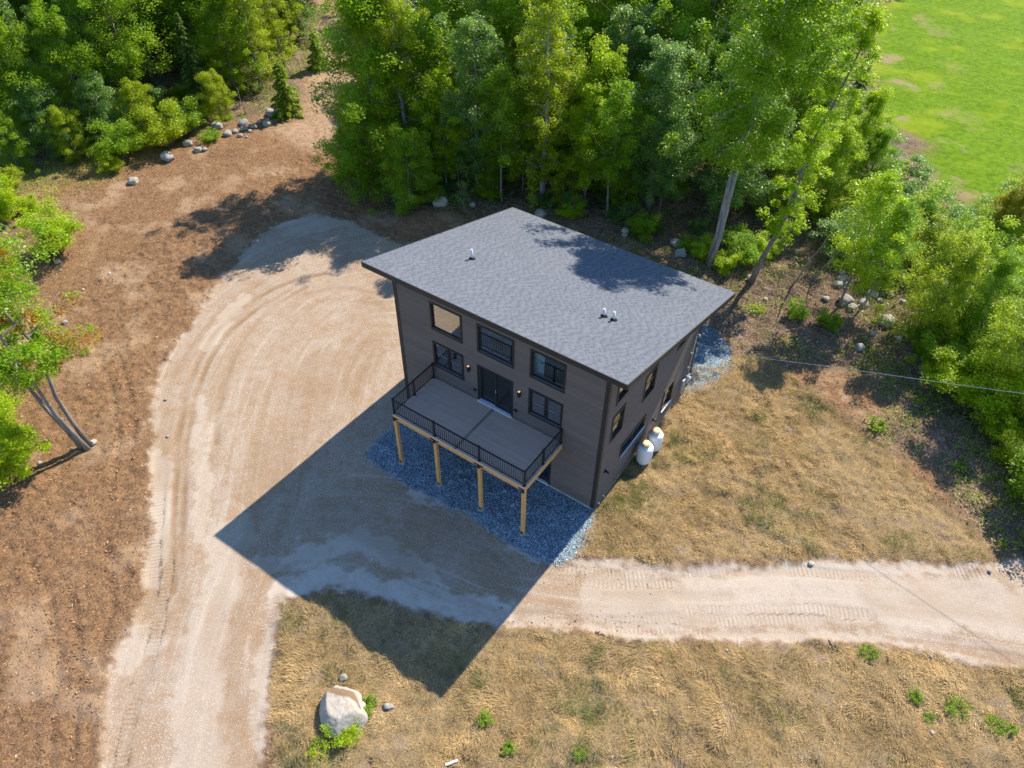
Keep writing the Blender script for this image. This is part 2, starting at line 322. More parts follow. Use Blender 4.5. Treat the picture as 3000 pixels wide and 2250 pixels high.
def leaf_mat(name, a, b, warm=None, trans=.55, gloss=.16):
    x = NB(name); t = x.t
    oi = x.n('ShaderNodeObjectInfo').outputs['Random']; tone = x.attr('tone', 'Fac')
    c = x.mix(tone, a, b)
    c = x.mix(x.math('MULTIPLY', oi, .45), c, tuple(k * q for k, q in zip(a, (1.25, 1.08, .8))))
    if warm: c = x.mix(x.ramp(x.noise(.55, 3), .55, .64, 0, .85), c, warm)
    d = x.b; x.val(d.inputs['Base Color'], c); d.inputs['Roughness'].default_value = .42; d.inputs['Specular IOR Level'].default_value = gloss * 2.4
    tr = x.n('ShaderNodeBsdfTranslucent'); x.l(x.mix(1.0, c, (1.6, 1.55, .42), 'MULTIPLY'), tr.inputs['Color'])
    mx = x.n('ShaderNodeMixShader'); mx.inputs[0].default_value = trans
    x.l(d.outputs[0], mx.inputs[1]); x.l(tr.outputs[0], mx.inputs[2]); x.l(mx.outputs[0], x.out.inputs[0])
    return x.m
def attr_mat(name, rough=.9, spec=.1, trans=0):
    x = NB(name); c = x.attr('tint'); x.base(c, rough, spec)
    if trans:
        tr = x.n('ShaderNodeBsdfTranslucent'); x.l(c, tr.inputs['Color']); mx = x.n('ShaderNodeMixShader'); mx.inputs[0].default_value = trans
        x.l(x.b.outputs[0], mx.inputs[1]); x.l(tr.outputs[0], mx.inputs[2]); x.l(mx.outputs[0], x.out.inputs[0])
    return x.m
def bark_mat(name, a, b):
    x = NB(name); v = x.stretch(1, 1, .18)
    c = x.mix(x.ramp(x.noise(9, 4, .7, v), .35, .7), a, b); c = x.mix(x.ramp(x.noise(2.2, 3), .5, .7, 0, .5), c, tuple(k * .55 for k in a))
    x.bump(x.noise(14, 3, .7, v), .6, .03); return x.base(c, .9, .1)
def stone_mat(name, a, b):
    x = NB(name); oi = x.n('ShaderNodeObjectInfo').outputs['Random']
    c = x.mix(x.ramp(x.noise(2.4, 5, .7), .35, .68), a, b); c = x.mix(x.ramp(x.noise(17, 4, .7), .5, .75, 0, .55), c, (.13, .115, .10))
    c = x.mix(x.math('MULTIPLY', oi, .4), c, (.30, .27, .22)); x.bump(x.noise(9, 5, .7), .7, .04); return x.base(c, .9, .15)
def glass_mat(name, refl=.55):
    x = NB(name); g = x.n('ShaderNodeBsdfGlossy'); g.inputs['Roughness'].default_value = .015; g.inputs['Color'].default_value = (.95, .97, 1, 1)
    t = x.n('ShaderNodeBsdfTransparent'); t.inputs['Color'].default_value = (.72, .82, .84, 1)
    fr = x.n('ShaderNodeLayerWeight'); fr.inputs[0].default_value = .5
    mx = x.n('ShaderNodeMixShader'); x.l(x.math('ADD', x.math('MULTIPLY', fr.outputs[1], .25), refl), mx.inputs[0])
    x.l(t.outputs[0], mx.inputs[1]); x.l(g.outputs[0], mx.inputs[2]); x.l(mx.outputs[0], x.out.inputs[0]); return x.m

M = {}
M['ground'] = ground_material()
x = NB('brown_siding'); oi = x.n('ShaderNodeObjectInfo').outputs['Random']
c = x.mix(oi, (.126, .104, .092), (.148, .123, .110)); c = x.mix(x.ramp(x.noise(1.2, 5, .7), .45, .75, 0, .4), c, (.16, .136, .12)); x.bump(x.noise(30, 3, .6, x.stretch(.1, .1, 1)), .15, .006); M['siding'] = x.base(c, .6, .3)
M['trim'] = simple('black_trim', (.028, .027, .027), (.02, .02, .021), .45, .4, 4)
M['fascia'] = simple('fascia_paint', (.036, .034, .032), None, .5, .35, 4)
M['concrete'] = simple('concrete', (.46, .45, .43), (.36, .35, .33), .9, .1, 3, bump=.3)
M['alum'] = simple('black_aluminium', (.018, .019, .021), None, .4, .45, 4)
M['white'] = simple('white_plastic', (.78, .8, .82), (.72, .74, .77), .45, .4, 4)
M['sill'] = simple('pale_threshold', (.68, .72, .78), (.6, .64, .7), .4, .4, 4)
M['glass'] = glass_mat('window_glass', .30)
M['glassclear'] = glass_mat('clear_glass', .10); M['glassdark'] = glass_mat('door_glass', .0)
M['plaster'] = simple('plaster', (.55, .53, .5), (.5, .48, .45), .9, .1, 2)
M['floorwood'] = simple('oak_floor', (.22, .14, .08), (.16, .1, .055), .5, .3, 3)
M['doorwhite'] = simple('white_door', (.82, .85, .86), None, .5, .3, 3)
def wood(name, a, b):
    x = NB(name); tc = x.n('ShaderNodeTexCoord'); mp = x.n('ShaderNodeMapping'); mp.inputs['Scale'].default_value = (1, 1, .07); x.l(tc.outputs['Object'], mp.inputs[0])
    c = x.mix(x.ramp(x.noise(16, 4, .6, mp.outputs[0]), .35, .7), a, b); c = x.mix(x.ramp(x.noise(1.6, 3), .5, .7, 0, .3), c, tuple(k * .7 for k in b)); return x.base(c, .75, .2)
M['pine'] = wood('fresh_timber', (.70, .39, .14), (.60, .31, .095))
def board():
    x = NB('deck_composite'); oi = x.n('ShaderNodeObjectInfo').outputs['Random']
    c = x.mix(oi, (.54, .39, .30), (.60, .435, .335)); c = x.mix(x.ramp(x.noise(3, 5, .7, x.stretch(.25, 3)), .4, .7, 0, .4), c, (.44, .32, .25))
    c = x.mix(x.ramp(x.noise(.9, 3), .55, .7, 0, .3), c, (.36, .32, .28)); x.bump(x.noise(40, 3, .6, x.stretch(.05, 1)), .3, .004); return x.base(c, .7, .25)
M['board'] = board()
M['boarddark'] = simple('deck_breaker', (.33, .25, .2), None, .75, .2, 3)
def shingle():
    x = NB('asphalt_shingle'); t = x.attr('tone', 'Fac')
    c = x.mix(t, (.114, .127, .150), (.132, .146, .171)); c = x.mix(x.ramp(x.noise(55, 3, .7), .45, .75, 0, .3), c, (.12, .127, .142))
    c = x.mix(x.ramp(x.noise(.7, 4), .4, .7, 0, .15), c, (.18, .19, .21)); x.bump(x.noise(90, 2), .5, .006); return x.base(c, .95, .1)
M['shingle'] = shingle()
M['tank'] = simple('tank_enamel', (.80, .81, .82), (.74, .75, .77), .35, .45, 2)
M['hood'] = simple('yellow_hood', (.74, .60, .33), (.68, .54, .28), .45, .35, 3)
M['galv'] = simple('galvanised_steel', (.5, .53, .57), (.42, .45, .5), .45, .4, 6, .4)
M['brass'] = simple('brass', (.55, .32, .1), None, .4, .4, 6, .6)
M['rubber'] = simple('black_rubber', (.02, .02, .021), None, .7, .2, 6)
x = NB('lamp_glow'); x.base((.9, .6, .3), .4); x.b.inputs['Emission Color'].default_value = (1, .55, .2, 1); x.b.inputs['Emission Strength'].default_value = .5; M['glow'] = x.m
M['bark'] = bark_mat('grey_bark', (.26, .235, .205), (.15, .13, .11))
M['barkdk'] = bark_mat('dark_bark', (.15, .12, .095), (.085, .07, .055))
M['birchbark'] = bark_mat('pale_bark', (.38, .365, .34), (.24, .225, .2))
M['twig'] = bark_mat('dead_wood', (.30, .25, .205), (.18, .145, .115))
M['stone'] = stone_mat('granite', (.37, .355, .335), (.25, .245, .23))
M['stonepale'] = stone_mat('pale_granite', (.50, .465, .40), (.40, .37, .315))
M['leafA'] = leaf_mat('maple_leaves', (.165, .285, .012), (.305, .475, .026))
M['leafB'] = leaf_mat('birch_leaves', (.24, .335, .012), (.41, .50, .028))
M['leafC'] = leaf_mat('dark_leaves', (.115, .235, .05), (.245, .405, .12), gloss=.3)
M['leafD'] = leaf_mat('lime_leaves', (.265, .405, .008), (.43, .56, .016), trans=.5)
M['leafE'] = leaf_mat('turning_leaves', (.17, .32, .012), (.30, .46, .024), warm=(.46, .20, .03))
M['leafY'] = leaf_mat('yellow_green_leaves', (.29, .31, .006), (.46, .43, .012), trans=.48)
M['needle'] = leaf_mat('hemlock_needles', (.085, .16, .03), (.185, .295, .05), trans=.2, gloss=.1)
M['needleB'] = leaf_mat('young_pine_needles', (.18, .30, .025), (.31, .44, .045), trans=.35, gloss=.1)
M['tint'] = attr_mat('litter_tints', .9, .1)
M['tintleaf'] = attr_mat('grass_tints', .8, .12, .3)

# ------------------------------------------------------------------ the ground, one height field cut into its surfaces
def ground_attrs(x, y):
    r = regions(x, y)
    wv = lambda k, a=-.18, b=.18: sstep(a, b, r[k])
    one = np.ones_like(x); dark = np.zeros_like(x); cleat = np.zeros_like(x); arc = np.zeros_like(x); deep = np.zeros_like(x); pale = np.zeros_like(x)
    for pl, hw, dk, dp, cl in TRK:
        P = np.array(pl); near = (x > P[:, 0].min() - 1) & (x < P[:, 0].max() + 1) & (y > P[:, 1].min() - 1) & (y < P[:, 1].max() + 1)
        if not near.any(): continue
        xs, ys = x[near], y[near]
        jx = xs + vn(xs, ys, .8, 31) * .15; jy = ys + vn(xs, ys, .8, 32) * .15
        d, s = stroke(pl, jx, jy); br = .45 + .55 * sstep(-.2, .15, vn(xs, ys, .5, 33 + len(pl)))
        k = (1 - sstep(hw * .65, hw * 1.25, d)) * br
        dark[near] = np.maximum(dark[near], k * dk)
        deep[near] = np.maximum(deep[near], k * dp)
        if cl:
            k2 = (1 - sstep(hw * .7, hw * 1.05, d)) * sstep(-.4, .3, vn(xs, ys, .55, 37 + len(pl)) + vn(xs, ys, 1.9, 38) * .6)
            i = np.where(near)[0]; old = cleat[i]; b = k2 > old; arc[i[b]] = s[b]; cleat[i] = np.abs(k2 - old) * .95 + 1e-4
    for pl, hw, kk in PALE:
        P = np.array(pl); near = (x > P[:, 0].min() - 3) & (x < P[:, 0].max() + 3) & (y > P[:, 1].min() - 3) & (y < P[:, 1].max() + 3)
        if not near.any(): continue
        xs, ys = x[near], y[near]; d, s = stroke(pl, xs + vn(xs, ys, .9, 35) * .7, ys + vn(xs, ys, .9, 36) * .7)
        pale[near] = np.maximum(pale[near], (1 - sstep(hw * .75, hw * 1.1, d + vn(xs, ys, 2.6, 39) * .5 + vn(xs, ys, 7, 40) * .25)) * kk)
    h = height(x, y, r, deep)
    wa = np.stack([sstep(-.22, .26, r['drive'] + vn(x, y, 5, 11) * .45 + vn(x, y, 1.6, 12) * .35), wv('dry', -.25, .25), wv('bed', -.08, .1), one], 1)
    wb = np.stack([wv('woods', -1.2, 1.2), wv('path', -.9, .9), wv('lawn', -1, 1), one], 1)
    wc = np.stack([pale, dark, cleat, one], 1)
    rim_ = np.exp(-((r['drive'] + .12) / .2) ** 2) * (1 - sstep(-.2, .1, r['bed']))
    la_ = np.full(x.shape, 1e9); lo_ = np.zeros_like(x)
    for off, pl in FLOW:
        best = np.full(x.shape, 1e9); L = 0
        for (ax, ay), (bx, by) in zip(pl, pl[1:]):
            ex_, ey_ = bx - ax, by - ay; l = math.hypot(ex_, ey_); t = np.clip(((x - ax) * ex_ + (y - ay) * ey_) / (l * l), 0, 1)
            d = np.hypot(x - ax - t * ex_, y - ay - t * ey_); sg = np.sign(ex_ * (y - ay) - ey_ * (x - ax)); b = (d < best); best = np.where(b, d, best)
            g = b & (d < np.abs(la_)); la_ = np.where(g, d * sg, la_); lo_ = np.where(g, L + t * l + off, lo_); L += l
    return r, h, wa, wb, wc, arc, r['lawn'], rim_, la_, lo_
def grid(x0, x1, y0, y1, st):
    nx = int(round((x1 - x0) / st)) + 1; ny = int(round((y1 - y0) / st)) + 1
    X, Y = np.meshgrid(np.linspace(x0, x1, nx), np.linspace(y0, y1, ny)); i = np.arange(nx * ny).reshape(ny, nx)
    F = np.stack([i[:-1, :-1], i[:-1, 1:], i[1:, 1:], i[1:, :-1]], -1).reshape(-1, 4)
    return X.ravel(), Y.ravel(), F
parts = {}
REG = ['gravel_bed', 'gravel_driveway', 'dry_lawn', 'green_lawn', 'dirt_track', 'forest_floor', 'mulched_ground']
for fine in (1, 0):
    if fine: X, Y, F = grid(FX0, FX1, FY0, FY1, .1)
    else:
        X, Y, F = grid(-126, 66, -56, 136, .6)
        cx = X[F].mean(1); cy = Y[F].mean(1); F = F[~((cx > FX0) & (cx < FX1) & (cy > FY0) & (cy < FY1))]
    r, h, wa, wb, wc, arc, ed, rm, fl, fa = ground_attrs(X, Y)
    cm = lambda k: r[k][F].mean(1) > 0
    reg = np.full(len(F), 6)
    for i, k in ((5, 'woods'), (4, 'path'), (3, 'lawn'), (2, 'dry'), (1, 'drive'), (0, 'bed')): reg[cm(k)] = i
    for i in range(7):
        f = F[reg == i]
        if not len(f): continue
        u, inv = np.unique(f, return_inverse=True)
        parts.setdefault(i, []).append((np.stack([X[u], Y[u], h[u]], 1), inv.reshape(-1, 4), wa[u], wb[u], wc[u], arc[u], ed[u], rm[u], fl[u], fa[u]))
GL = ['blue grey crushed stone laid against the house and under the deck', 'sandy gravel driveway with wheel tracks curving round to the house', 'dried out straw coloured lawn beside the driveway', 'bright green mown grass beyond the trees', 'sandy dirt track leading away between the trees', 'shaded forest floor of leaf litter under the trees', 'brown wood chip mulch spread over the cleared ground']
for i, ps in parts.items():
    off = 0; Vs = []; Fs = []; At = [[] for _ in range(8)]
    for p in ps:
        Vs.append(p[0]); Fs.append(p[1] + off); off += len(p[0])
        for a, b in zip(At, p[2:]): a.append(b)
    At = [np.concatenate(a) for a in At]
    me = np_mesh(REG[i], np.concatenate(Vs), np.concatenate(Fs), True, dict(wa=At[0], wb=At[1], wc=At[2], arc=At[3], edge=At[4], rim=At[5], flat=At[6], falong=At[7]))
    tag(link(REG[i], me, M['ground']), GL[i], kind='structure')
# far ground, out to the horizon
far = MB(); a0, a1, b0, b1, q = -126, 66, -56, 136, 900
far.add([(-q, -q, 0), (q, -q, 0), (q, q, 0), (-q, q, 0), (a0, b0, 0), (a1, b0, 0), (a1, b1, 0), (a0, b1, 0)], [(0, 1, 5, 4), (1, 2, 6, 5), (2, 3, 7, 6), (3, 0, 4, 7)])
M['far'] = simple('far_woodland_ground', (.06, .075, .028), (.04, .05, .02), .95, .1, .2)
tag(far.build('ground', M['far']), 'wooded ground stretching away round the plot', kind='structure')

# ------------------------------------------------------------------ the house
W, D = 11.0, 9.86
SL = (6.602 - 9.657) / (10.241 + 1.057)
def roof_z(y): return 9.657 + SL * (y + 1.057)
TH = .2
house = tag(empty('house', (0, 0, 0)), 'three storey brown sided house with a grey shed roof', 'house')
def cut_wall(name, a0, a1, topf, holes, mp, nm):
    """wall body with holes, then its lapped boards; mp maps (along, out, up)"""
    b = MB(); xs = sorted({a0, a1, *[h[0] for h in holes], *[h[1] for h in holes]})
    def prism(p0, p1, z0, z1a, z1b, o0, o1):
        V = [(p0, o0, z0), (p1, o0, z0), (p1, o1, z0), (p0, o1, z0), (p0, o0, z1a), (p1, o0, z1b), (p1, o1, z1b), (p0, o1, z1a)]
        b.add([mp(*v) for v in V], [(0, 1, 2, 3), (4, 7, 6, 5), (0, 4, 5, 1), (1, 5, 6, 2), (2, 6, 7, 3), (3, 7, 4, 0)])
    for p0, p1 in zip(xs, xs[1:]):
        hs = sorted((h[2], h[3]) for h in holes if h[0] <= p0 + 1e-6 and h[1] >= p1 - 1e-6); z = .05
        for h0, h1 in hs: prism(p0, p1, z, h0, h0, -.16, -.012); z = h1
        prism(p0, p1, z, topf(p0), topf(p1), -.16, -.012)
    wall = b.build(name, M['siding'], house)
    E_, z0 = .148, .12; i = 0
    zmax = max(topf(a0), topf(a1))
    while z0 < zmax - .02:
        z1 = min(z0 + E_, zmax); p1m = a1
        if topf(a1) < z1: # sloped top: shorten the course
            p1m = a0 + (a1 - a0) * max(0, min(1, (topf(a0) - z1 + .02) / (topf(a0) - topf(a1))))
        cuts = sorted({a0, p1m, *[min(max(c, a0), p1m) for h in holes if h[2] < z1 and h[3] > z0 for c in h[:2]]})
        segs = []
        for p0, p1 in zip(cuts, cuts[1:]):
            if p1 - p0 < .02: continue
            lo, hi = z0, z1
            for h in holes:
                if h[0] <= p0 + 1e-6 and h[1] >= p1 - 1e-6 and h[2] < z1 and h[3] > z0:
                    if h[2] <= z0 and h[3] >= z1: lo, hi = 1, 0
                    elif h[2] > z0: hi = h[2]
                    else: lo = h[3]
            if hi - lo > .01: segs.append((p0, p1, lo, hi))
        for p0, p1, lo, hi in segs:
            V = [(p0, -.014, lo), (p1, -.014, lo), (p1, .03, lo), (p0, .03, lo), (p0, -.014, hi), (p1, -.014, hi), (p1, -.002, hi), (p0, -.002, hi)]
            bb = MB().add([mp(*v) for v in V], [(0, 1, 2, 3), (4, 7, 6, 5), (0, 4, 5, 1), (1, 5, 6, 2), (2, 6, 7, 3), (3, 7, 4, 0)])
            bb.build('siding_board', M['siding'], wall)
        z0 += E_
    return wall
FH = dict(u1=(-8.90, -7.31, 6.62, 8.05), u2=(-6.33, -4.58, 6.62, 8.05), u3=(-3.60, -2.05, 6.62, 8.05), l1=(-8.90, -7.32, 4.36, 5.75), l2=(-3.61, -2.06, 4.36, 5.75), door=(-6.38, -4.60, 3.42, 5.65), bdoor=(-4.2, -2.44, .06, 2.16))
RH = dict(uf=(.86, 1.75, 6.40, 7.85), A=(3.74, 4.72, 4.12, 5.56), B=(.78, 1.72, 4.12, 5.56), C=(6.50, 7.46, 1.04, 2.40), D=(2.12, 4.38, 1.84, 2.50), s=(7.12, 7.82, 4.78, 5.2))
front = lambda a, o, z: (a, -o, z)
right = lambda a, o, z: (o, a, z)
backm = lambda a, o, z: (a, D + o, z)
leftm = lambda a, o, z: (-W - o, a, z)
cut_wall('front_wall', -W, 0, lambda a: roof_z(0) - TH, list(FH.values()), front, 'f')
cut_wall('side_wall', 0.0, D, lambda a: roof_z(a) - TH, list(RH.values()), right, 'r')
cut_wall('back_wall', -W, 0, lambda a: roof_z(D) - TH, [], backm, 'b')
cut_wall('side_wall', 0.0, D, lambda a: roof_z(a) - TH, [], leftm, 'l')
# foundation strip
fb = MB(); fb.box(-W - .03, .03, -.03, .12, -.5, .115); fb.box(-W - .03, .03, D - .12, D + .03, -.5, .115); fb.box(-W - .03, -W + .12, .121, D - .121, -.5, .115); fb.box(-.12, .03, .121, D - .121, -.5, .115)
fb.build('foundation', M['concrete'], house)
# corner boards
for (x0, x1, y0, y1, yt) in ((-.14, .0302, -.046, -.0305, 0), (.0305, .046, -.046, .13, .12), (-W, -W + .14, -.046, -.0305, 0), (-W - .046, -W - .0305, -.046, .13, .12), (.0305, .046, D - .13, D + .046, D), (-.14, .0302, D + .0305, D + .046, D)):
    box('corner_board', x0, x1, y0, y1, .12, roof_z(yt) - TH + .01, M['fascia'], house)
# floors and partitions inside
box('floor_slab', -W + .17, -.17, .17, D - .17, -.1, .04, M['concrete'], house)
for z in (3.2, 5.95): box('floor', -W + .17, -.17, .17 if z < 4 else .17, D - .17, z - .2, z, M['floorwood'], house)
for z0, z1 in ((.041, 2.99), (3.201, 5.74)): box('partition', -W + .17, -.17, 4.9, 5.0, z0, z1, M['plaster'], house)
box('partition', -W + .17, -.17, 3.6, 3.7, 5.951, 8.1, M['plaster'], house)
idr = box('interior_door', -3.86, -3.2, .30, .34, 5.96, 7.72, M['doorwhite'], house); idr['label'] = 'white interior door seen through the upper window'
MB().lathe([(.0, 0), (.035, 0), (.035, .05), (0, .05)], 10).build('door_knob', M['alum'], idr).matrix_local = Matrix.Translation((-3.28, .30, 7.3)) @ Matrix.Rotation(R_(90), 4, 'X')
def frame_mb(b, mp, a0, a1, z0, z1, wd, o0, o1, sides='ltrb'):
    def bx(p0, p1, q0, q1):
        V = [(p0, o0, q0), (p1, o0, q0), (p1, o1, q0), (p0, o1, q0), (p0, o0, q1), (p1, o0, q1), (p1, o1, q1), (p0, o1, q1)]
        b.add([mp(*v) for v in V], [(0, 1, 2, 3), (4, 7, 6, 5), (0, 4, 5, 1), (1, 5, 6, 2), (2, 6, 7, 3), (3, 7, 4, 0)])
    if 't' in sides: bx(a0, a1, z1 - wd, z1)
    if 'b' in sides: bx(a0, a1, z0, z0 + wd)
    if 'l' in sides: bx(a0, a0 + wd, z0 + wd * ('b' in sides), z1 - wd)
    if 'r' in sides: bx(a1 - wd, a1, z0 + wd * ('b' in sides), z1 - wd)
    return b
def pane(mp, a0, a1, z0, z1, o, mat, parent):
    MB().add([mp(a0, o, z0), mp(a1, o, z0), mp(a1, o, z1), mp(a0, o, z1), mp(a0, o - .012, z0), mp(a1, o - .012, z0), mp(a1, o - .012, z1), mp(a0, o - .012, z1)],
             [(0, 1, 2, 3), (7, 6, 5, 4), (0, 4, 5, 1), (1, 5, 6, 2), (2, 6, 7, 3), (3, 7, 4, 0)]).build('pane', mat, parent)
def window(mp, h, leaves=1, hung=False, label=None, gl='glass'):
    a0, a1, z0, z1 = h
    t = frame_mb(MB(), mp, a0 - .085, a1 + .085, z0 - .085, z1 + .085, .09, -.01, .055).build('window', M['trim'], house)
    if label: t['label'] = label
    wl = (a1 - a0 - (leaves - 1) * .07) / leaves
    for i in range(leaves):
        p0 = a0 + i * (wl + .07); p1 = p0 + wl
        frame_mb(MB(), mp, p0 + .004, p1 - .004, z0 + .004, z1 - .004, .05, -.075, -.02).build('sash', M['trim'], t)
        if i: frame_mb(MB(), mp, p0 - .07, p0, z0 + .004, z1 - .004, .03, -.075, .01).build('mullion', M['trim'], t)
        if hung:
            zm = (z0 + z1) / 2; q = .025
            V = MB(); frame_mb(V, mp, p0 + .05, p1 - .05, zm - q, zm + q, q, -.07, -.026, 'tb').build('meeting_rail', M['sashlight'], t)
            pane(mp, p0 + .05, p1 - .05, zm + q, z1 - .05, -.04, M['glass'], t); pane(mp, p0 + .05, p1 - .05, z0 + .05, zm - q, -.052, M['glass'], t)
        else: pane(mp, p0 + .05, p1 - .05, z0 + .05, z1 - .05, -.045, M[gl], t)
    V = MB(); frame_mb(V, mp, a0 + .01, a1 - .01, z0 + .001, z0 + .031, .015, -.015, .03, 'tb').build('sill', M['sashlight'] if mp is front else M['trim'], t)
    return t
M['sashlight'] = simple('sash_edge', (.16, .18, .2), None, .4, .4, 5)
window(front, FH['u1'], label='upper square window reflecting the sunlit drive'); window(front, FH['u2'], label='wide upper window reflecting the deck railing'); window(front, FH['u3'], label='upper window with a white door behind the glass', gl='glassclear')
window(front, FH['l1'], 2, True, 'paired sash window left of the sliding door'); window(front, FH['l2'], 2, True, 'paired sash window right of the sliding door')
window(right, RH['uf'], 1, True, 'side window half hidden under the roof corner'); window(right, RH['A'], 1, True, 'middle sash window in the sunny side wall'); window(right, RH['B'], 1, True, 'sash window in the side wall nearest the front corner'); window(right, RH['C'], 1, True, 'low sash window towards the back of the side wall'); window(right, RH['D'], 2, False, 'long low window above the gas tanks'); window(right, RH['s'], 1, False, 'small high window near the back corner')
for k in ('C', 'D'):       # pale inner sills that catch the sun
    a0, a1, z0, z1 = RH[k]; box('window_sill', .043, .1, a0 - .07, a1 + .07, z0 - .07, z0 - .035, M['sill'], house)
def sliding_door(mp, h, label, thr):
    a0, a1, z0, z1 = h
    t = frame_mb(MB(), mp, a0 - .08, a1 + .08, z0, z1 + .08, .085, -.01, .044, 'ltr').build('sliding_door', M['trim'], house); t['label'] = label
    mid = (a0 + a1) / 2
    for i, (p0, p1, o) in enumerate(((a0 + .004, mid + .04, -.08), (mid - .04, a1 - .004, -.025))):
        pn = frame_mb(MB(), mp, p0, p1, z0 + .1, z1 - .004, .09, o - .045, o).build('door_panel', M['trim'], t)
        pane(mp, p0 + .09, p1 - .09, z0 + .19, z1 - .094, o - .02, M['glassdark'], t)
        hx = p0 + .035 if i else p1 - .06
        frame_mb(MB(), mp, hx, hx + .025, z0 + 1.0, z0 + 1.2, .012, o + .001, o + .03).build('handle', M['galv'], t)
    V = MB(); frame_mb(V, mp, a0 - .06, a1 + .06, z0 + .04, z0 + .10, .03, -.12, thr, 'tb').build('threshold', M['sill'], t)
sliding_door(front, (FH['door'][0], FH['door'][1], 3.44, FH['door'][3]), 'black sliding glass door opening onto the deck', .12)
sliding_door(front, FH['bdoor'], 'dark sliding door under the deck', .1)
for x, z in ((-6.92, 5.25), (-4.16, 5.25)):
    lm = box('wall_lamp', x - .055, x + .055, -.15, -.04, z - .16, z + .14, M['alum'], house); lm['label'] = 'slim black up and down wall lamp with an amber glow'
    box('lamp_glass', x - .042, x + .042, -.137, -.053, z + .14, z + .158, M['glow'], lm); box('bracket', x - .035, x + .035, -.0398, -.006, z - .07, z + .07, M['alum'], lm)
for x, z in ((-6.62, 4.05), (-4.34, 4.05)):
    ob_ = box('outlet_box', x - .06, x + .06, -.06, -.006, z - .08, z + .08, M['alum'], house); box('cover', x - .07, x + .07, -.078, -.061, z - .02, z + .09, M['alum'], ob_)

# roof
RL, RR, RF, RB = -11.69, 1.12, -1.057, 10.241
rb = MB(); Vt = [(RL, RF), (RR, RF), (RR, RB), (RL, RB)]
rb.add([(a, b, roof_z(b) - .012) for a, b in Vt] + [(a, b, roof_z(b) - TH) for a, b in Vt], [(0, 1, 2, 3), (7, 6, 5, 4), (0, 4, 5, 1), (1, 5, 6, 2), (2, 6, 7, 3), (3, 7, 4, 0)])
roof = rb.build('roof', M['fascia'], house); roof['label'] = 'grey asphalt shingle shed roof sloping to the back'
def fasc(p, q, t=.03, dz=.26):
    (x0, y0), (x1, y1) = p, q; nx, ny = (y1 - y0), -(x1 - x0); l = math.hypot(nx, ny); nx, ny = nx / l * t, ny / l * t
    V = [(x0, y0, roof_z(y0) + .006), (x1, y1, roof_z(y1) + .006), (x1 + nx, y1 + ny, roof_z(y1) + .004), (x0 + nx, y0 + ny, roof_z(y0) + .004)]
    V += [(a, b, c - dz) for a, b, c in V]
    MB().add(V, [(0, 1, 2, 3), (7, 6, 5, 4), (0, 4, 5, 1), (1, 5, 6, 2), (2, 6, 7, 3), (3, 7, 4, 0)]).build('fascia_board', M['fascia'], roof)
e = .001
fasc((RL, RF - e), (RR, RF - e)); fasc((RR + e, RF), (RR + e, RB)); fasc((RR, RB + e), (RL, RB + e)); fasc((RL - e, RB), (RL - e, RF))
# shingles: the 300 nearest the camera as pieces, the rest joined
ca = 1 / math.sqrt(1 + SL * SL); ex, exy = .325, .145 * ca
nr = int((RB - RF) / exy); nc = int((RR - RL) / ex)
sh = []
for j in range(nr + 1):
    y1 = min(RB, RF + (j + 1) * exy); y0 = RF + j * exy
    off = random.uniform(0, ex); x = RL - off
    while x < RR - .01:
        wv_ = ex * random.uniform(.55, 1.5); x0, x1 = max(x, RL), min(x + wv_, RR); x += wv_
        if x1 - x0 < .04: continue
        sh.append((x0, x1, y0, y1, random.random() ** 1.3, random.choice((.007, .007, .010))))
def sh_mesh(L, base=(0, 0, 0)):
    V = []; F = []; T = []
    for x0, x1, y0, y1, t, th in L:
        b = len(V); ov = 0.0
        q = [(x0 + .0004, y0, .001), (x1 - .0004, y0, .001), (x1 - .0004, y1, th), (x0 + .0004, y1, th), (x0 + .0004, y1, -.008), (x1 - .0004, y1, -.008), (x1 - .0004, y0, -.008), (x0 + .0004, y0, -.008)]
        for a, c, d in q: V.append((a - base[0], c - base[1], roof_z(c) + d - base[2])); T.append(t)
        F += [(b, b + 1, b + 2, b + 3), (b + 3, b + 2, b + 5, b + 4), (b, b + 3, b + 4, b + 7), (b + 2, b + 1, b + 6, b + 5)]
    return np_mesh('shingle', V, F, False, dict(tone=T))
sh.sort(key=lambda s: (s[0] - CC[0]) ** 2 + (s[2] - CC[1]) ** 2)
for s in sh[:300]:
    c = ((s[0] + s[1]) / 2, (s[2] + s[3]) / 2, roof_z((s[2] + s[3]) / 2)); link('shingle', sh_mesh([s], c), M['shingle'], roof, c)
o = link('shingle_field', sh_mesh(sh[300:]), M['shingle'], roof); o['kind'] = 'stuff'
for x, y, hh in ((-8.94, 3.03, .52), (-2.04, 2.95, .40), (-1.60, 2.99, .44)):
    z = roof_z(y); MB().lathe([(.0, z - .05), (.052, z - .05), (.052, z + hh), (.04, z + hh), (.04, z + hh - .1), (0, z + hh - .1)], 14, (x, y)).build('vent_pipe', M['white'], roof, True)
    MB().lathe([(0, z - .03), (.17, z - .025), (.15, z + .03), (.075, z + .09), (.056, z + .1), (.0, z + .1)], 14, (x, y)).build('vent_boot', M['rubber'], roof, True)
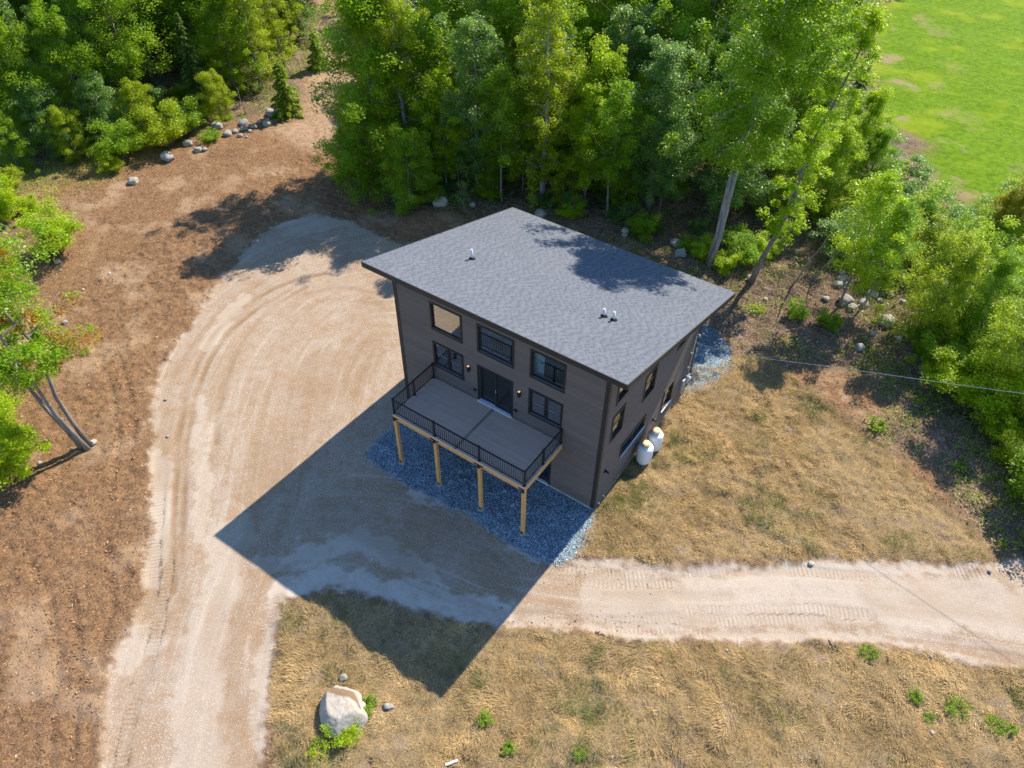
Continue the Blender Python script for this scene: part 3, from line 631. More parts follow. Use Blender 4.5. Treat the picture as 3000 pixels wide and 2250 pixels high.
# services on the sunny wall
mt = box('electric_meter', .034, .2, 9.1, 9.4, .85, 1.45, M['galv'], house); MB().lathe([(.0, 0), (.09, 0), (.09, .08), (.06, .1), (0, .1)], 16).build('meter_dial', M['white'], mt, True).matrix_local = Matrix.Translation((.2, 9.25, 1.25)) @ Matrix.Rotation(R_(90), 4, 'Y')
MB().tube([(.1, 9.25, .1), (.1, 9.25, 4.1), (.16, 9.25, 4.22), (.26, 9.25, 4.2), (.3, 9.25, 4.1)], .035, 10).build('conduit', M['galv'], house, True)
box('breaker_box', .034, .14, 8.75, 9.02, .55, 1.35, M['galv'], house)
for z in (1.9, 2.9, 3.7): box('conduit_strap', .034, .14, 9.2, 9.3, z, z + .04, M['galv'], house)
for y, z, n in ((.66, 2.2, 'dryer_vent'), (5.5, 1.3, 'exhaust_vent')):
    v = MB().tube([(.02, y, z), (.16, y, z), (.24, y, z - .05)], .055, 12).build(n, M['alum'], house, True); box('flange', .034, .046, y - .09, y + .09, z - .09, z + .09, M['alum'], v)
sp_ = MB().tube([(.02, 1.82, .4), (.13, 1.82, .4), (.16, 1.82, .33)], .022, 8).build('hose_bib', M['brass'], house, True); MB().lathe([(0, .0), (.05, 0), (.05, .02), (0, .02)], 10).build('bib_wheel', M['brass'], sp_).matrix_local = Matrix.Translation((.11, 1.82, .43))
for y, z in ((.75, .35), (.3, .3)): MB().tube([(.02, y, z), (.12, y, z), (.14, y, z - .06)], .025, 8).build('drain_pipe', M['white'], house, True)
cb = smooth_line([(.22, 9.25, 4.12), (.15, 9.45, 3.5), (2.5, 9.72, 3.72), (7, 10.2, 4.9), (13.6, 10.9, 6.6), (20, 11.6, 8.5), (28, 12.3, 11.2)], 8)
cable = MB().tube(cb, .010, 5).build('service_cable', M['galv']); tag(cable, 'pale overhead service cable running from the back house corner to the right', 'cable')

# ------------------------------------------------------------------ the deck
HD, DD, XA, XB = 3.48, 2.984, -9.108, -1.855
deck = tag(empty('deck', ((XA + XB) / 2, -DD / 2, 0)), 'raised deck on four timber posts against the house front', 'deck')
DO = Vector((-(XA + XB) / 2, DD / 2, 0))
def dk(o): o.location = DO; return o
nb_ = 21; bw = (DD - .06) / nb_; xm = -5.53
dk(box('breaker_board', xm - .07, xm + .07, -DD - .02, -.045, HD - .028, HD + .001, M['boarddark'], deck))
for i in range(nb_):
    y1 = -.045 - i * bw; y0 = y1 - bw + .006
    if i == nb_ - 1: y0 = -DD - .02
    for x0, x1 in ((XA - .02, xm - .073), (xm + .073, XB + .02)): dk(box('deck_board', x0, x1, y0, y1, HD - .03, HD, M['board'], deck))
dk(box('rim_board', XA, XB, -DD, -DD + .03, HD - .16, HD - .031, M['board'], deck))
for x0, x1 in ((XA, XA + .03), (XB - .03, XB)): dk(box('rim_board', x0, x1, -DD + .031, -.05, HD - .16, HD - .031, M['board'], deck))
dk(box('beam', XA - .004, XB + .004, -DD - .004, -DD + .12, HD - .345, HD - .161, M['pine'], deck))
for x0, x1 in ((XA - .004, XA + .05), (XB - .05, XB + .004)): dk(box('side_beam', x0, x1, -DD + .121, -.05, HD - .345, HD - .161, M['pine'], deck))
for i in range(1, 16): x = XA + i * (XB - XA) / 16; dk(box('joist', x - .02, x + .02, -DD + .121, -.05, HD - .31, HD - .04, M['pine'], deck))
PXS = (-9.035, -6.70, -4.248, -1.93)
for i, x in enumerate(PXS):
    z0 = .06; hw = .075
    p = dk(box('post', x - hw, x + hw, -DD + .0, -DD + .15, z0, HD - .346, M['pine'], deck))
    b = MB(); y = -DD - .012
    l_, r_ = (.02 if i == 0 else .24), (.02 if i == 3 else .24)
    if i == 0: l_ = .06
    if i == 3: r_ = .06
    def plate(pts):
        n = len(pts); b.add([(a, y - .006, c) for a, c in pts] + [(a, y + .007, c) for a, c in pts], [tuple(range(n)), tuple(range(2 * n - 1, n - 1, -1))] + [(k, n + k, n + (k + 1) % n, (k + 1) % n) for k in range(n)])
    zt = HD - .19
    plate([(x - l_, zt), (x - l_, zt - .06), (x - l_ * .8, zt - .1), (x - .07, zt - .1), (x - .06, zt - .24), (x, zt - .28), (x + .06, zt - .24), (x + .07, zt - .1), (x + r_ * .8, zt - .1), (x + r_, zt - .06), (x + r_, zt)])
    dk(b.build('post_bracket', M['alum'], deck))
    b = MB(); plate([(x - .06, z0), (x + .06, z0), (x + .06, z0 + .1), (x + .035, z0 + .145), (x - .035, z0 + .145), (x - .06, z0 + .1)]); dk(b.build('post_shoe', M['alum'], deck))
    MB_ = MB().lathe([(0, -.25), (.17, -.25), (.16, .055), (.0, .059)], 18, (x, -DD + .075)); dk(MB_.build('footing', M['concrete'], deck))
def rail_run(p, q, nbal, posts):
    (x0, y0), (x1, y1) = p, q; L = math.hypot(x1 - x0, y1 - y0); ux, uy = (x1 - x0) / L, (y1 - y0) / L
    bars = MB()
    def seg(z0, z1, hw):
        nx, ny = -uy * hw, ux * hw; a, c = .033, L - .033
        V = [(x0 + ux * a - nx, y0 + uy * a - ny), (x0 + ux * c - nx, y0 + uy * c - ny), (x0 + ux * c + nx, y0 + uy * c + ny), (x0 + ux * a + nx, y0 + uy * a + ny)]
        bars.add([(*v, z0) for v in V] + [(*v, z1) for v in V], [(0, 3, 2, 1), (4, 5, 6, 7), (0, 1, 5, 4), (1, 2, 6, 5), (2, 3, 7, 6), (3, 0, 4, 7)])
    seg(HD + .88, HD + .925, .026); rl = dk(bars.build('railing', M['alum'], deck)); bars = MB(); seg(HD + .08, HD + .112, .016); bars.build('bottom_rail', M['alum'], rl)
    if not hasattr(rail_run, 'bm'): rail_run.bm = MB().box(-.0095, .0095, -.0095, .0095, HD + .112, HD + .88).mesh('baluster'); rail_run.bm.materials.append(M['alum'])
    for k in range(nbal):
        s = L * (k + 1) / (nbal + 1); link('baluster', rail_run.bm, None, rl, (x0 + ux * s, y0 + uy * s, 0))
    s = L / 2; cx, cy = x0 + ux * s, y0 + uy * s
    box('rail_foot', cx - .015, cx + .015, cy - .015, cy + .015, HD + .0005, HD + .08, M['alum'], rl)
def rail_post(x, y):
    b = MB().box(x - .033, x + .033, y - .033, y + .033, HD + .02, HD + .95); p = dk(b.build('railing_post', M['alum'], deck))
    box('post_foot', x - .06, x + .06, y - .06, y + .06, HD + .001, HD + .02, M['alum'], p); box('post_cap', x - .039, x + .039, y - .039, y + .039, HD + .95, HD + .966, M['alum'], p)
yo = -DD + .06; xs_ = (XA + .06, -6.70, -4.248, XB - .06); ys_ = (-.09, -1.5, yo)
for x in xs_: rail_post(x, yo)
for x in (xs_[0], xs_[-1]):
    for y in ys_[:2]: rail_post(x, y)
    for a, c in zip(ys_, ys_[1:]): rail_run((x, a), (x, c), 11, 0)
for a, c in zip(xs_, xs_[1:]): rail_run((a, yo), (c, yo), 20, 0)

# ------------------------------------------------------------------ gas tanks
def tank(x, y, label):
    t = tag(empty('gas_tank', (x, y, HT(x, y))), label, 'gas tank', 'gas tanks beside the house')
    MB().lathe([(0, 0), (.29, 0), (.29, .10), (.0, .10)], 28).build('foot_ring', M['tank'], t, True)
    MB().lathe([(.0, .08), (.24, .085), (.34, .12), (.38, .2), (.382, .55), (.382, 1.0), (.372, 1.05), (.335, 1.11), (.27, 1.155), (.18, 1.185), (.0, 1.19)], 36).build('body', M['tank'], t, True)
    hd = MB().lathe([(.0, 1.19), (.185, 1.19), (.185, 1.30), (.0, 1.30)], 28).build('collar', M['galv'], t, True)
    MB().lathe([(.0, 1.30), (.205, 1.30), (.21, 1.325), (.19, 1.355), (.12, 1.375), (.0, 1.38)], 28).build('lid', M['hood'], hd, True)
    MB().lathe([(.04, 1.2), (.05, 1.2), (.05, 1.27), (.04, 1.27)], 10, (-.2, .05)).build('valve', M['brass'], t, True)
    for k in range(3):
        a = k * 2.1 + .4; MB().tube([(.2 * math.cos(a), .2 * math.sin(a), 1.17), (.2 * math.cos(a), .2 * math.sin(a), 1.26), (.15 * math.cos(a), .15 * math.sin(a), 1.28)], .012, 6).build('lifting_lug', M['tank'], t)
    return t
tank(.54, 3.89, 'white gas tank with yellow lid nearer the front of the house'); tank(.57, 4.86, 'white gas tank with yellow lid, the one further back')
gp = MB().tube(smooth_line([(.34, 3.95, 1.26), (.22, 3.9, 1.2), (.12, 3.7, .9), (.1, 3.5, .5), (.1, 3.0, .33), (.1, 2.3, .33), (.02, 2.2, .36)], 5), .013, 6).build('gas_pipe', M['brass'])
tag(gp, 'thin copper gas pipe running from the tanks along the wall', 'pipe')
# ------------------------------------------------------------------ trees and bushes
def leaves(P, size, tone, flat=.5, asp=.55, r=None, droop=None):
    """one folded diamond per leaf"""
    r = r or rng; n = len(P)
    N = r.normal(0, flat, (n, 3)); N[:, 2] = np.abs(N[:, 2] * .5) + 1; N /= np.linalg.norm(N, axis=1)[:, None]
    A = r.normal(0, 1, (n, 3)) if droop is None else droop + r.normal(0, .35, (n, 3))
    A -= (A * N).sum(1)[:, None] * N; A /= np.linalg.norm(A, axis=1)[:, None] + 1e-9
    B = np.cross(N, A); s = size * r.uniform(.6, 1.3, n)[:, None]
    V = np.stack([P - A * s * .5, P + B * s * asp * .5 + N * s * .06, P + A * s * .5 - N * s * .08, P - B * s * asp * .5 + N * s * .06], 1).reshape(-1, 3)
    return V, np.arange(n * 4).reshape(-1, 4), np.repeat(tone, 4)
def wob(p, q, n, amp, r):
    p, q = np.array(p, float), np.array(q, float); t = np.linspace(0, 1, n)[:, None]
    L = np.linalg.norm(q - p); o = r.normal(0, amp * L, (n, 3)); o[0] = 0; o[-1] = 0; o = (o + np.roll(o, 1, 0)) / 2; o[0] = 0
    return p + (q - p) * t + o
def broadleaf(seed, H, cb, R, n, lsize=.17, prof='egg', stems=1, lean=(0, 0), clump=.55, nbr=30, rt=None, up=.5, flat=.5, spread=2.2):
    r = np.random.default_rng(seed); T = MB(); P = []; TN = []; rt = rt or (.012 * H + .03)
    tops = []
    for s in range(stems):
        a = s * 2.4 + seed; dx = (.55 * math.cos(a), .55 * math.sin(a)) if stems > 1 else (0, 0)
        base = (dx[0] * .35, dx[1] * .35, -.25); top = (lean[0] + dx[0] * spread, lean[1] + dx[1] * spread, H * (.93 - .08 * s))
        L = wob(base, top, 9, .012, r); rr = [rt / (stems ** .4) * (1 - .88 * (i / 8)) + .012 for i in range(9)]
        rr[0] *= 1.35; T.tube(L, rr, 8); tops.append(L)
    for i in range(nbr):
        t = ((i + r.uniform(0, 1)) / nbr); z = cb + (H - cb) * t * .97
        if prof == 'egg': e = math.sin(math.pi * min(1, (t * .86 + .14)) ** .85) ** .7
        elif prof == 'col': e = .55 + .45 * math.sin(math.pi * (t * .9 + .1))
        elif prof == 'dome': e = math.cos(t * math.pi / 2 * .93) ** .6
        else: e = 1 - t * .85
        e = max(e, .22); stem = tops[i % stems]; f = min(1, max(0, (z - stem[0, 2]) / (stem[-1, 2] - stem[0, 2]))); k = f * (len(stem) - 1); j = min(int(k), len(stem) - 2)
        b = stem[j] + (stem[j + 1] - stem[j]) * (k - j)
        az = i * 2.39996 + r.normal(0, .35); ln = R * e * r.uniform(.62, 1.12); el = r.uniform(.15, .8) * up * 1.3 - (.25 if t < .25 else 0)
        tip = b + np.array([math.cos(az) * ln, math.sin(az) * ln, ln * el]); tip[2] = min(tip[2], H * 1.02)
        Lb = wob(b, tip, 5, .05, r); rb_ = max(.012, rt * .34 * (1 - .6 * t)); T.tube(Lb, [rb_, rb_ * .75, rb_ * .5, rb_ * .35, .006], 5, False)
        tt = r.random() * .5
        ncl = max(3, int(ln * 2.6))
        for c in range(ncl):
            q = r.uniform(.28, 1.05); p = b + (tip - b) * q; sd = r.normal(0, .32 * ln * (q * .8 + .2) * .8 + .12, 3); sd[2] = sd[2] * .8 + r.normal(0, .28); cc = p + sd
            if c < 2 and ln > .8: T.tube([p - (tip - b) * .12, cc], [.011, .004], 3, False)
            m_ = max(6, int(n / (nbr * ncl) * r.uniform(.5, 1.6))); cr = clump * r.uniform(.6, 1.3)
            d = r.normal(0, 1, (m_, 3)); d /= np.linalg.norm(d, axis=1)[:, None]; d *= (r.random(m_) ** .5 * cr)[:, None]; d[:, 2] = d[:, 2] * .72 - .25 * (d[:, 0] ** 2 + d[:, 1] ** 2) / cr
            P.append(cc + d); TN.append(np.clip(tt + r.random() * .35 + r.random(m_) * .35 - .05, 0, 1))
    P = np.concatenate(P); TN = np.concatenate(TN)
    P = P[P[:, 2] > .1]; TN = TN[:len(P)]
    V, F, A = leaves(P, lsize, TN, flat * 1.5, .5, r)
    tm = T.mesh('trunk', True); cm = np_mesh('crown', V, F, False, dict(tone=A)); return tm, cm
def conifer(seed, H, R, n, cb=.6, ls=.30, whorl=.32):
    r = np.random.default_rng(seed); T = MB(); P = []; DR = []; TN = []
    L = wob((0, 0, -.25), (0, 0, H), 8, .006, r); T.tube(L, [.014 * H + .03 - (.014 * H + .015) * i / 7 for i in range(8)], 8)
    z = cb; i = 0; br = []
    while z < H - .1:
        for k in range(4):
            ln = R * (1 - z / H) ** .8 * r.uniform(.7, 1.1) + .12; az = i * 2.4 + k * 1.57 + r.normal(0, .3); br.append((z, az, ln))
        z += whorl * r.uniform(.7, 1.3); i += 1
    tot = sum(b[2] for b in br)
    for z, az, ln in br:
        d = np.array([math.cos(az), math.sin(az), 0]); m_ = max(5, int(n * ln / tot)); q = r.random(m_) ** .7
        x = d * (q * ln)[:, None]; x[:, 2] = z + .12 * q * ln - .42 * (q ** 2) * ln * .8
        side = np.array([-d[1], d[0], 0]); s = r.normal(0, 1, m_) * .19 * ln * (1.1 - q); x += side * s[:, None]; x[:, 2] += r.normal(0, .04, m_) - np.abs(s) * .15
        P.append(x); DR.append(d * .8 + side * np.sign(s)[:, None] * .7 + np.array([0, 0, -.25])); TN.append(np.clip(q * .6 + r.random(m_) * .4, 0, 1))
        T.tube([(0, 0, z), tuple(d * ln * .5 + np.array([0, 0, z])), tuple(d * ln * .95 + np.array([0, 0, z - .2 * ln]))], [.02, .012, .004], 4, False)
    V, F, A = leaves(np.concatenate(P), ls, np.concatenate(TN), .35, .33, r, np.concatenate(DR))
    return T.mesh('trunk', True), np_mesh('crown', V, F, False, dict(tone=A))
def shrub(seed, H, R, n, ls=.12, stems=7):
    r = np.random.default_rng(seed); T = MB(); P = []; TN = []
    for i in range(stems * 2):
        az = i * 2.4 + r.normal(0, .3); ln = R * r.uniform(.35, 1); h = H * r.uniform(.45, 1) * (1.08 - .45 * (ln / R) ** 2)
        tip = np.array([math.cos(az) * ln, math.sin(az) * ln, h]); b = np.array([math.cos(az) * .08, math.sin(az) * .08, -.1]); mid = (b + tip) / 2 + np.array([0, 0, .15 * h])
        T.tube([b, mid, tip], [.022, .014, .005], 4, False); tt = r.random() * .5
        for c in range(5):
            q = r.uniform(.35, 1.05); cc = b + (tip - b) * q + r.normal(0, .16 * R, 3) * (1, 1, .6) + np.array([0, 0, .1 * h]); m_ = int(n / (stems * 10) * r.uniform(.5, 1.6)) + 4; cr = R * .3 * r.uniform(.6, 1.3)
            d = r.normal(0, 1, (m_, 3)); d /= np.linalg.norm(d, axis=1)[:, None]; d *= (r.random(m_) ** .45 * cr)[:, None]; d[:, 2] *= .6
            P.append(cc + d); TN.append(np.clip(tt + r.random() * .25 + r.random(m_) * .35, 0, 1))
    P = np.concatenate(P); TN = np.concatenate(TN); k = P[:, 2] > .03; P, TN = P[k], TN[k]
    V, F, A = leaves(P, ls, TN, .55, .58, r)
    return T.mesh('stems', True), np_mesh('foliage', V, F, False, dict(tone=A))

PROTO = {
    'maple': broadleaf(1, 12, 1.2, 3.1, 36000, .165, clump=.72, nbr=40),
    'maple2': broadleaf(2, 11, .6, 2.8, 34000, .155, clump=.66, nbr=40),
    'oval': broadleaf(3, 13, 1.6, 2.6, 32000, .15, 'col', clump=.62, nbr=42),
    'birch': broadleaf(4, 12, 1.2, 2.0, 27000, .125, 'col', nbr=50, clump=.5),
    'low': broadleaf(5, 6.5, .3, 2.3, 25000, .13, 'dome', nbr=36, clump=.54),
    'wide': broadleaf(6, 15, 3.6, 4.0, 42000, .18, clump=.82, nbr=46),
    'slim': broadleaf(7, 9, 2.6, 1.75, 14000, .135, nbr=28, clump=.48, rt=.065),
    'sapling': broadleaf(8, 3.0, .7, .75, 1500, .1, nbr=14, clump=.2, rt=.03),
    'tall': broadleaf(12, 22.5, 8.0, 3.9, 60000, .195, 'egg', stems=2, lean=(1.0, -.2), nbr=60, clump=.72, rt=.17, spread=.6),
    'vine': broadleaf(13, 17, 3.6, 1.3, 18000, .15, 'col', nbr=48, clump=.42, rt=.16, lean=(1.8, .7)),
    'leanbirch': broadleaf(15, 15, 5.5, 2.3, 22000, .14, 'col', nbr=44, clump=.5, rt=.12, lean=(-3.4, .6)),
    'clumptree': broadleaf(14, 14, 5.4, 2.7, 34000, .155, 'egg', stems=3, nbr=45, clump=.62, rt=.16, spread=1.3, lean=(-1.3, -.9)),
    'hemlock': conifer(21, 12, 2.4, 24000, ls=.26), 'spruce': conifer(22, 9, 1.9, 15000, .3, ls=.26), 'pine': conifer(23, 3.6, 1.25, 8000, .25, .18, .2),
    'bush': shrub(31, 1.7, 1.3, 7000, .105), 'bush2': shrub(32, 2.4, 1.6, 11000, .11), 'low_bush': shrub(33, .9, 1.1, 4600, .095), 'weed': shrub(34, .4, .32, 420, .07, 5), 'weed2': shrub(36, .3, .45, 420, .06, 6), 'tallbush': shrub(35, 3.6, 1.7, 14000, .115),
}
NAMES = dict(leanbirch='birch_tree', weed2='weed', birch='birch_tree', hemlock='hemlock_tree', spruce='spruce_tree', pine='young_pine', bush='bush', bush2='bush', low_bush='bush', tallbush='bush', weed='weed', sapling='sapling')
CATS = dict(weed2='weed', hemlock='conifer', spruce='conifer', pine='pine', bush='bush', bush2='bush', low_bush='bush', tallbush='bush', weed='weed', sapling='sapling')
def plant(kind, x, y, s, leaf, label, bark='bark', group=None, rz=None, sz=None, sink=0.0):
    tm, cm = PROTO[kind]; z = HT(x, y)
    r = empty(NAMES.get(kind, 'broadleaf_tree'), (x, y, z - sink), random.uniform(0, 6.28) if rz is None else rz)
    r.scale = (s, s, s * (sz or random.uniform(.92, 1.08)))
    shr = kind in ('weed2', 'bush', 'bush2', 'low_bush', 'weed', 'tallbush')
    for nm, me, mt_ in (('stems' if shr else 'trunk', tm, bark), ('foliage' if shr else 'crown', cm, leaf)):
        if not me.materials: me.materials.append(M[mt_])
        o = bpy.data.objects.new(nm, me); COL.objects.link(o); o.parent = r
        o.material_slots[0].link = 'OBJECT'; o.material_slots[0].material = M[mt_]
    tag(r, label, CATS.get(kind, 'tree'), group); OCC.append((x, y)); return r
OCC = []
def over_lawn(x, y, h, r):
    for z in (h * .5, h * .8, h):
        q = CR @ (np.array([x, y, z]) - CC); u = CF * q[0] / q[2] + 1500; v = CF * q[1] / q[2] + 1125; rr = r * CF / q[2] * (1 if z == h * .5 else .6)
        if v > -60 and u + rr > np.interp(v, [0, 300, 450, 560, 640], [2600, 2580, 2690, 2800, 3000]): return True
    return False
def inside(poly, x, y): return float(sdf(poly, np.array([x]), np.array([y]))[0])
def tp(kind, u, v, s, leaf, label, **kw): x, y = G(u, v); return plant(kind, x, y, s, leaf, label, **kw)
FR = 'trees along the edge of the woods'
# the trees one can tell apart
plant('tall', -3.7, 20.6, 1.0, 'leafA', 'tall tree with twin pale grey bare trunks behind the right end of the roof', bark='birchbark', rz=0, group=FR, sz=1)
plant('vine', -.7, 20.4, 1.0, 'leafD', 'thin leaning tree wrapped in yellow green vine right of the twin trunk tree', bark='bark', rz=0, group=FR, sz=1)
tp('clumptree', 255, 1312, 1.0, 'leafE', 'tree of three slender grey trunks with some orange leaves at the left edge', bark='bark', rz=0, group=FR, sz=1)
tp('low', 1075, 560, 1.05, 'leafA', 'dense bushy tree at the corner of the woods beside the dirt track', group=FR)
tp('low', 1205, 622, .85, 'leafA', 'round bushy tree beside the dirt mound at the left of the roof', group=FR)
tp('maple2', 1120, 545, 1.25, 'leafA', 'dark green tree between the two bushy trees at the woods corner', group=FR)
tp('birch', 1150, 485, 1.2, 'leafB', 'slender pale green birch leaning over the right side of the track', bark='birchbark', group=FR)
tp('birch', 1200, 540, 1.15, 'leafB', 'slender birch above the round bushy tree', bark='birchbark', group=FR)
plant('birch', *G(1135, 528), 1.25, 'leafB', 'tallest slender tree at the very corner of the woods by the track', bark='birchbark', group=FR)
plant('leanbirch', -28.4, 18.6, 1.0, 'leafB', 'tall birch leaning left over the mouth of the dirt track', bark='birchbark', group=FR, rz=0, sz=1)
tp('slim', 1310, 552, 1.0, 'leafD', 'thin trunked lime green tree behind the pale boulder', bark='birchbark', group=FR)
tp('maple2', 1270, 520, .95, 'leafA', 'mid green tree behind the lime green thin tree', group=FR)
tp('oval', 1400, 560, .85, 'leafC', 'upright dark green tree above the far corner of the roof', group=FR)
tp('slim', 1470, 590, 1.1, 'leafA', 'thin trunked green tree above the peak of the roof', group=FR)
tp('birch', 1590, 575, 1.1, 'leafB', 'tall slender yellow green tree just right of the roof peak', bark='birchbark', group=FR)
tp('slim', 1600, 540, 1.2, 'leafB', 'second slender tree behind the tall yellow green one', bark='birchbark', group=FR)
tp('slim', 1712, 600, 1.05, 'leafD', 'bright lime tree with feathery leaves behind the roof edge', bark='bark', group=FR)
tp('maple2', 1745, 560, .9, 'leafD', 'bright green tree behind the feathery lime tree', group=FR)
tp('slim', 1775, 640, 1.1, 'leafA', 'thin crooked tree close behind the middle of the roof edge', bark='bark', group=FR)
tp('oval', 1900, 610, .95, 'leafC', 'dark blue green tree left of the twin trunk tree', bark='bark', group=FR)
tp('slim', 1925, 660, .9, 'leafC', 'thin dark sapling trunk left of the two round boulders', bark='barkdk', group=FR)
tp('wide', 2010, 480, .9, 'leafA', 'broad green tree standing behind the twin trunk tree', group=FR)
tp('hemlock', 1330, 400, 1.05, 'needle', 'dark hemlock rising among the leafy trees left of the roof peak', bark='barkdk', group=FR)
tp('hemlock', 2415, 330, .8, 'needle', 'dark conifer poking out at the edge of the green lawn', bark='barkdk', group=FR)
tp('spruce', 2470, 400, .75, 'needle', 'smaller conifer below it at the edge of the green lawn', bark='barkdk', group=FR)
tp('wide', 2190, 480, .85, 'leafA', 'big green tree behind the vine wrapped tree', group=FR)
tp('maple', 2350, 520, .8, 'leafA', 'rounded green tree between the vine wrapped tree and the lawn', group=FR)
tp('maple2', 2470, 570, .68, 'leafD', 'bright rounded tree jutting out towards the green lawn', group=FR)
tp('maple2', 2400, 640, .62, 'leafD', 'small bright tree right of the vine wrapped trunk', group=FR)
tp('maple2', 2510, 610, .55, 'leafA', 'small tree in front of the rounded tree at the lawn edge', group=FR)
tp('tallbush', 2600, 600, 1.1, 'leafC', 'tall dark bush at the lawn edge below the bright rounded tree', group='bushes along the lawn edge')
tp('birch', 2930, 740, .6, 'leafY', 'yellow green feathery tree at the right edge below the lawn', bark='bark', group=FR)
tp('low', 2895, 745, .75, 'leafY', 'yellow green bushy tree beside the feathery one at the right edge', group=FR)
tp('maple2', -70, 1075, .8, 'leafD', 'bright green tree cut by the left frame edge behind the three trunk tree', group=FR)
tp('low', -30, 900, .8, 'leafD', 'bright bushy tree at the left frame edge below the isolated bush', group=FR)
plant('slim', 4.6, 21.2, 1.05, 'leafD', 'thin tree with an open bright crown right of the vine wrapped tree', group=FR)
plant('slim', 5.8, 22.2, .85, 'leafA', 'second thin open tree right of the vine wrapped tree', group=FR)
plant('low', 9.4, 21.4, 1.0, 'leafB', 'pale green bushy tree rising out of the thicket above the stone wall', group=FR)
plant('maple2', 11.4, 22.2, .56, 'leafA', 'tallest leafy tree rising out of the right hand thicket', group=FR)
plant('low', 13.6, 18.4, .95, 'leafB', 'bushy tree in the thicket near the right edge', group=FR)
tp('maple2', -90, 930, .95, 'leafA', 'leafy tree cut by the left frame edge above the three trunk tree', group=FR)
tp('low', -20, 1150, .9, 'leafA', 'bushy tree on the left frame edge behind the three trunks', group=FR)
# left woods
tp('wide', 414, 322, .92, 'leafA', 'tall leafy tree with a bare dark trunk at the left woods edge', bark='barkdk', group=FR)
tp('maple', 120, 420, .95, 'leafA', 'big green tree at the far left of the woods edge', bark='barkdk', group=FR)
tp('maple2', 280, 400, .85, 'leafA', 'leafy tree left of the bare dark trunk', group=FR)
tp('low', 330, 425, .85, 'leafC', 'grey green bushy tree at the foot of the left woods', group=FR)
tp('low', 180, 455, .8, 'leafC', 'grey green bushy tree near the left frame edge', group=FR)
tp('hemlock', 600, 330, .62, 'needle', 'dark young hemlock between the bare trunk and the track', bark='barkdk', group=FR)
tp('birch', 765, 262, .95, 'leafB', 'slender birch with a pale trunk at the left side of the track', bark='birchbark', group=FR)
tp('birch', 830, 205, .9, 'leafB', 'second birch further up the left side of the track', bark='birchbark', group=FR)
tp('maple2', 700, 280, .8, 'leafA', 'green tree left of the birch by the track', group=FR)
tp('pine', 845, 338, 1.25, 'needleB', 'bright green young pine at the mouth of the dirt track', bark='barkdk')
tp('pine', 935, 205, 1.0, 'needleB', 'small pine further up beside the dirt track', bark='barkdk')
# bushes one can tell apart
BG = 'bushes round the clearing'
for k, u, v, s, lf, lb in (('bush2', 500, 430, 1.25, 'leafB', 'large pale green bush at the left edge of the clearing'), ('bush2', 365, 470, 1.1, 'leafA', 'sprawling bush left of the large pale green one'), ('bush', 330, 500, .8, 'leafB', 'small bright bush at the edge of the brown mulch'),
    ('bush2', 185, 735, 1.15, 'leafD', 'isolated green bush in the brown mulch near the left edge'), ('bush', 95, 620, .6, 'leafD', 'small bright bush above the isolated one'), ('bush2', 20, 640, 1.0, 'leafD', 'bright bush cut by the left frame edge'), ('bush', 30, 560, .9, 'leafB', 'leafy bush on the left frame edge below the woods'),
    ('bush2', 10, 1400, 1.3, 'leafD', 'bright green bush in the lower left beside the tree shadow'), ('bush', 60, 1330, .8, 'leafA', 'small bush at the foot of the three trunk tree'), ('tallbush', 10, 1260, .8, 'leafD', 'bush in the left edge below the three trunk crown'),
    ('bush2', 560, 395, 1.0, 'leafA', 'bush right of the large pale green one'), ('low_bush', 620, 410, .8, 'leafA', 'low bush behind the lone pale rock'), ('tallbush', 470, 370, .8, 'leafC', 'tall grey green bush behind the large pale one'), ('low_bush', 1010, 2150, .62, 'leafD', 'green weeds growing along the foot of the big boulder'), ('weed', 1075, 2070, 1.16, 'leafA', 'weed patch between the big boulder and the small rock'),
    ('weed2', 938, 2200, 1.00, 'leafD', 'tiny weed tuft left of the big boulder'), ('weed', 2680, 2045, 0.86, 'leafA', 'bright weed at the left of the pair in the dry grass'), ('weed2', 2800, 2080, 1.14, 'leafA', 'largest bright weed in the dry grass at lower right'), ('weed2', 2722, 2105, 0.60, 'leafA', 'small weed below the bright pair'), ('weed2', 2915, 2130, 1.02, 'leafA', 'weed near the lower right corner'), ('weed', 2960, 2140, 0.63, 'leafA', 'small weed right beside the corner weed'),
    ('weed', 1420, 2115, 0.88, 'leafA', 'lone green weed in the dry grass below the road'), ('weed', 1490, 2195, 0.75, 'leafA', 'green weed near the bottom edge centre'), ('weed2', 1695, 2210, 0.67, 'leafA', 'small weed near the bottom edge'), ('weed2', 2545, 1915, 0.93, 'leafA', 'dark weed on the bank below the right road'), ('bush', 2330, 930, .55, 'leafA', 'small bush among the rocks right of the house'), ('bush', 2420, 960, .6, 'leafA', 'big leaved plant right of the house in the leaf litter'), ('weed2', 2215, 915, 1.32, 'leafD', 'pale weed just right of the roof corner'), ('weed', 2565, 1255, 1.53, 'leafA', 'weed in the tree shadow on the red brown mulch'),
    ('weed', 2810, 1372, 0.99, 'leafA', 'weed on the red brown mulch near the right edge'), ('weed2', 2970, 1440, 1.59, 'leafD', 'weed by the right frame edge below the thicket'), ('weed2', 140, 660, 1.25, 'leafD', 'upright weed at the top left of the mulch'), ('weed2', 255, 1035, 0.75, 'leafD', 'yellow leaved weed in the mulch left of the drive'),
    ('sapling', 1560, 620, .7, 'leafD', 'tiny sapling just behind the roof peak'), ('sapling', 1360, 640, .8, 'leafC', 'thin sapling on the dirt mound behind the house')):
    tp(k, u, v, s, lf, lb, group='weeds in the open ground' if k.startswith('weed') else BG)
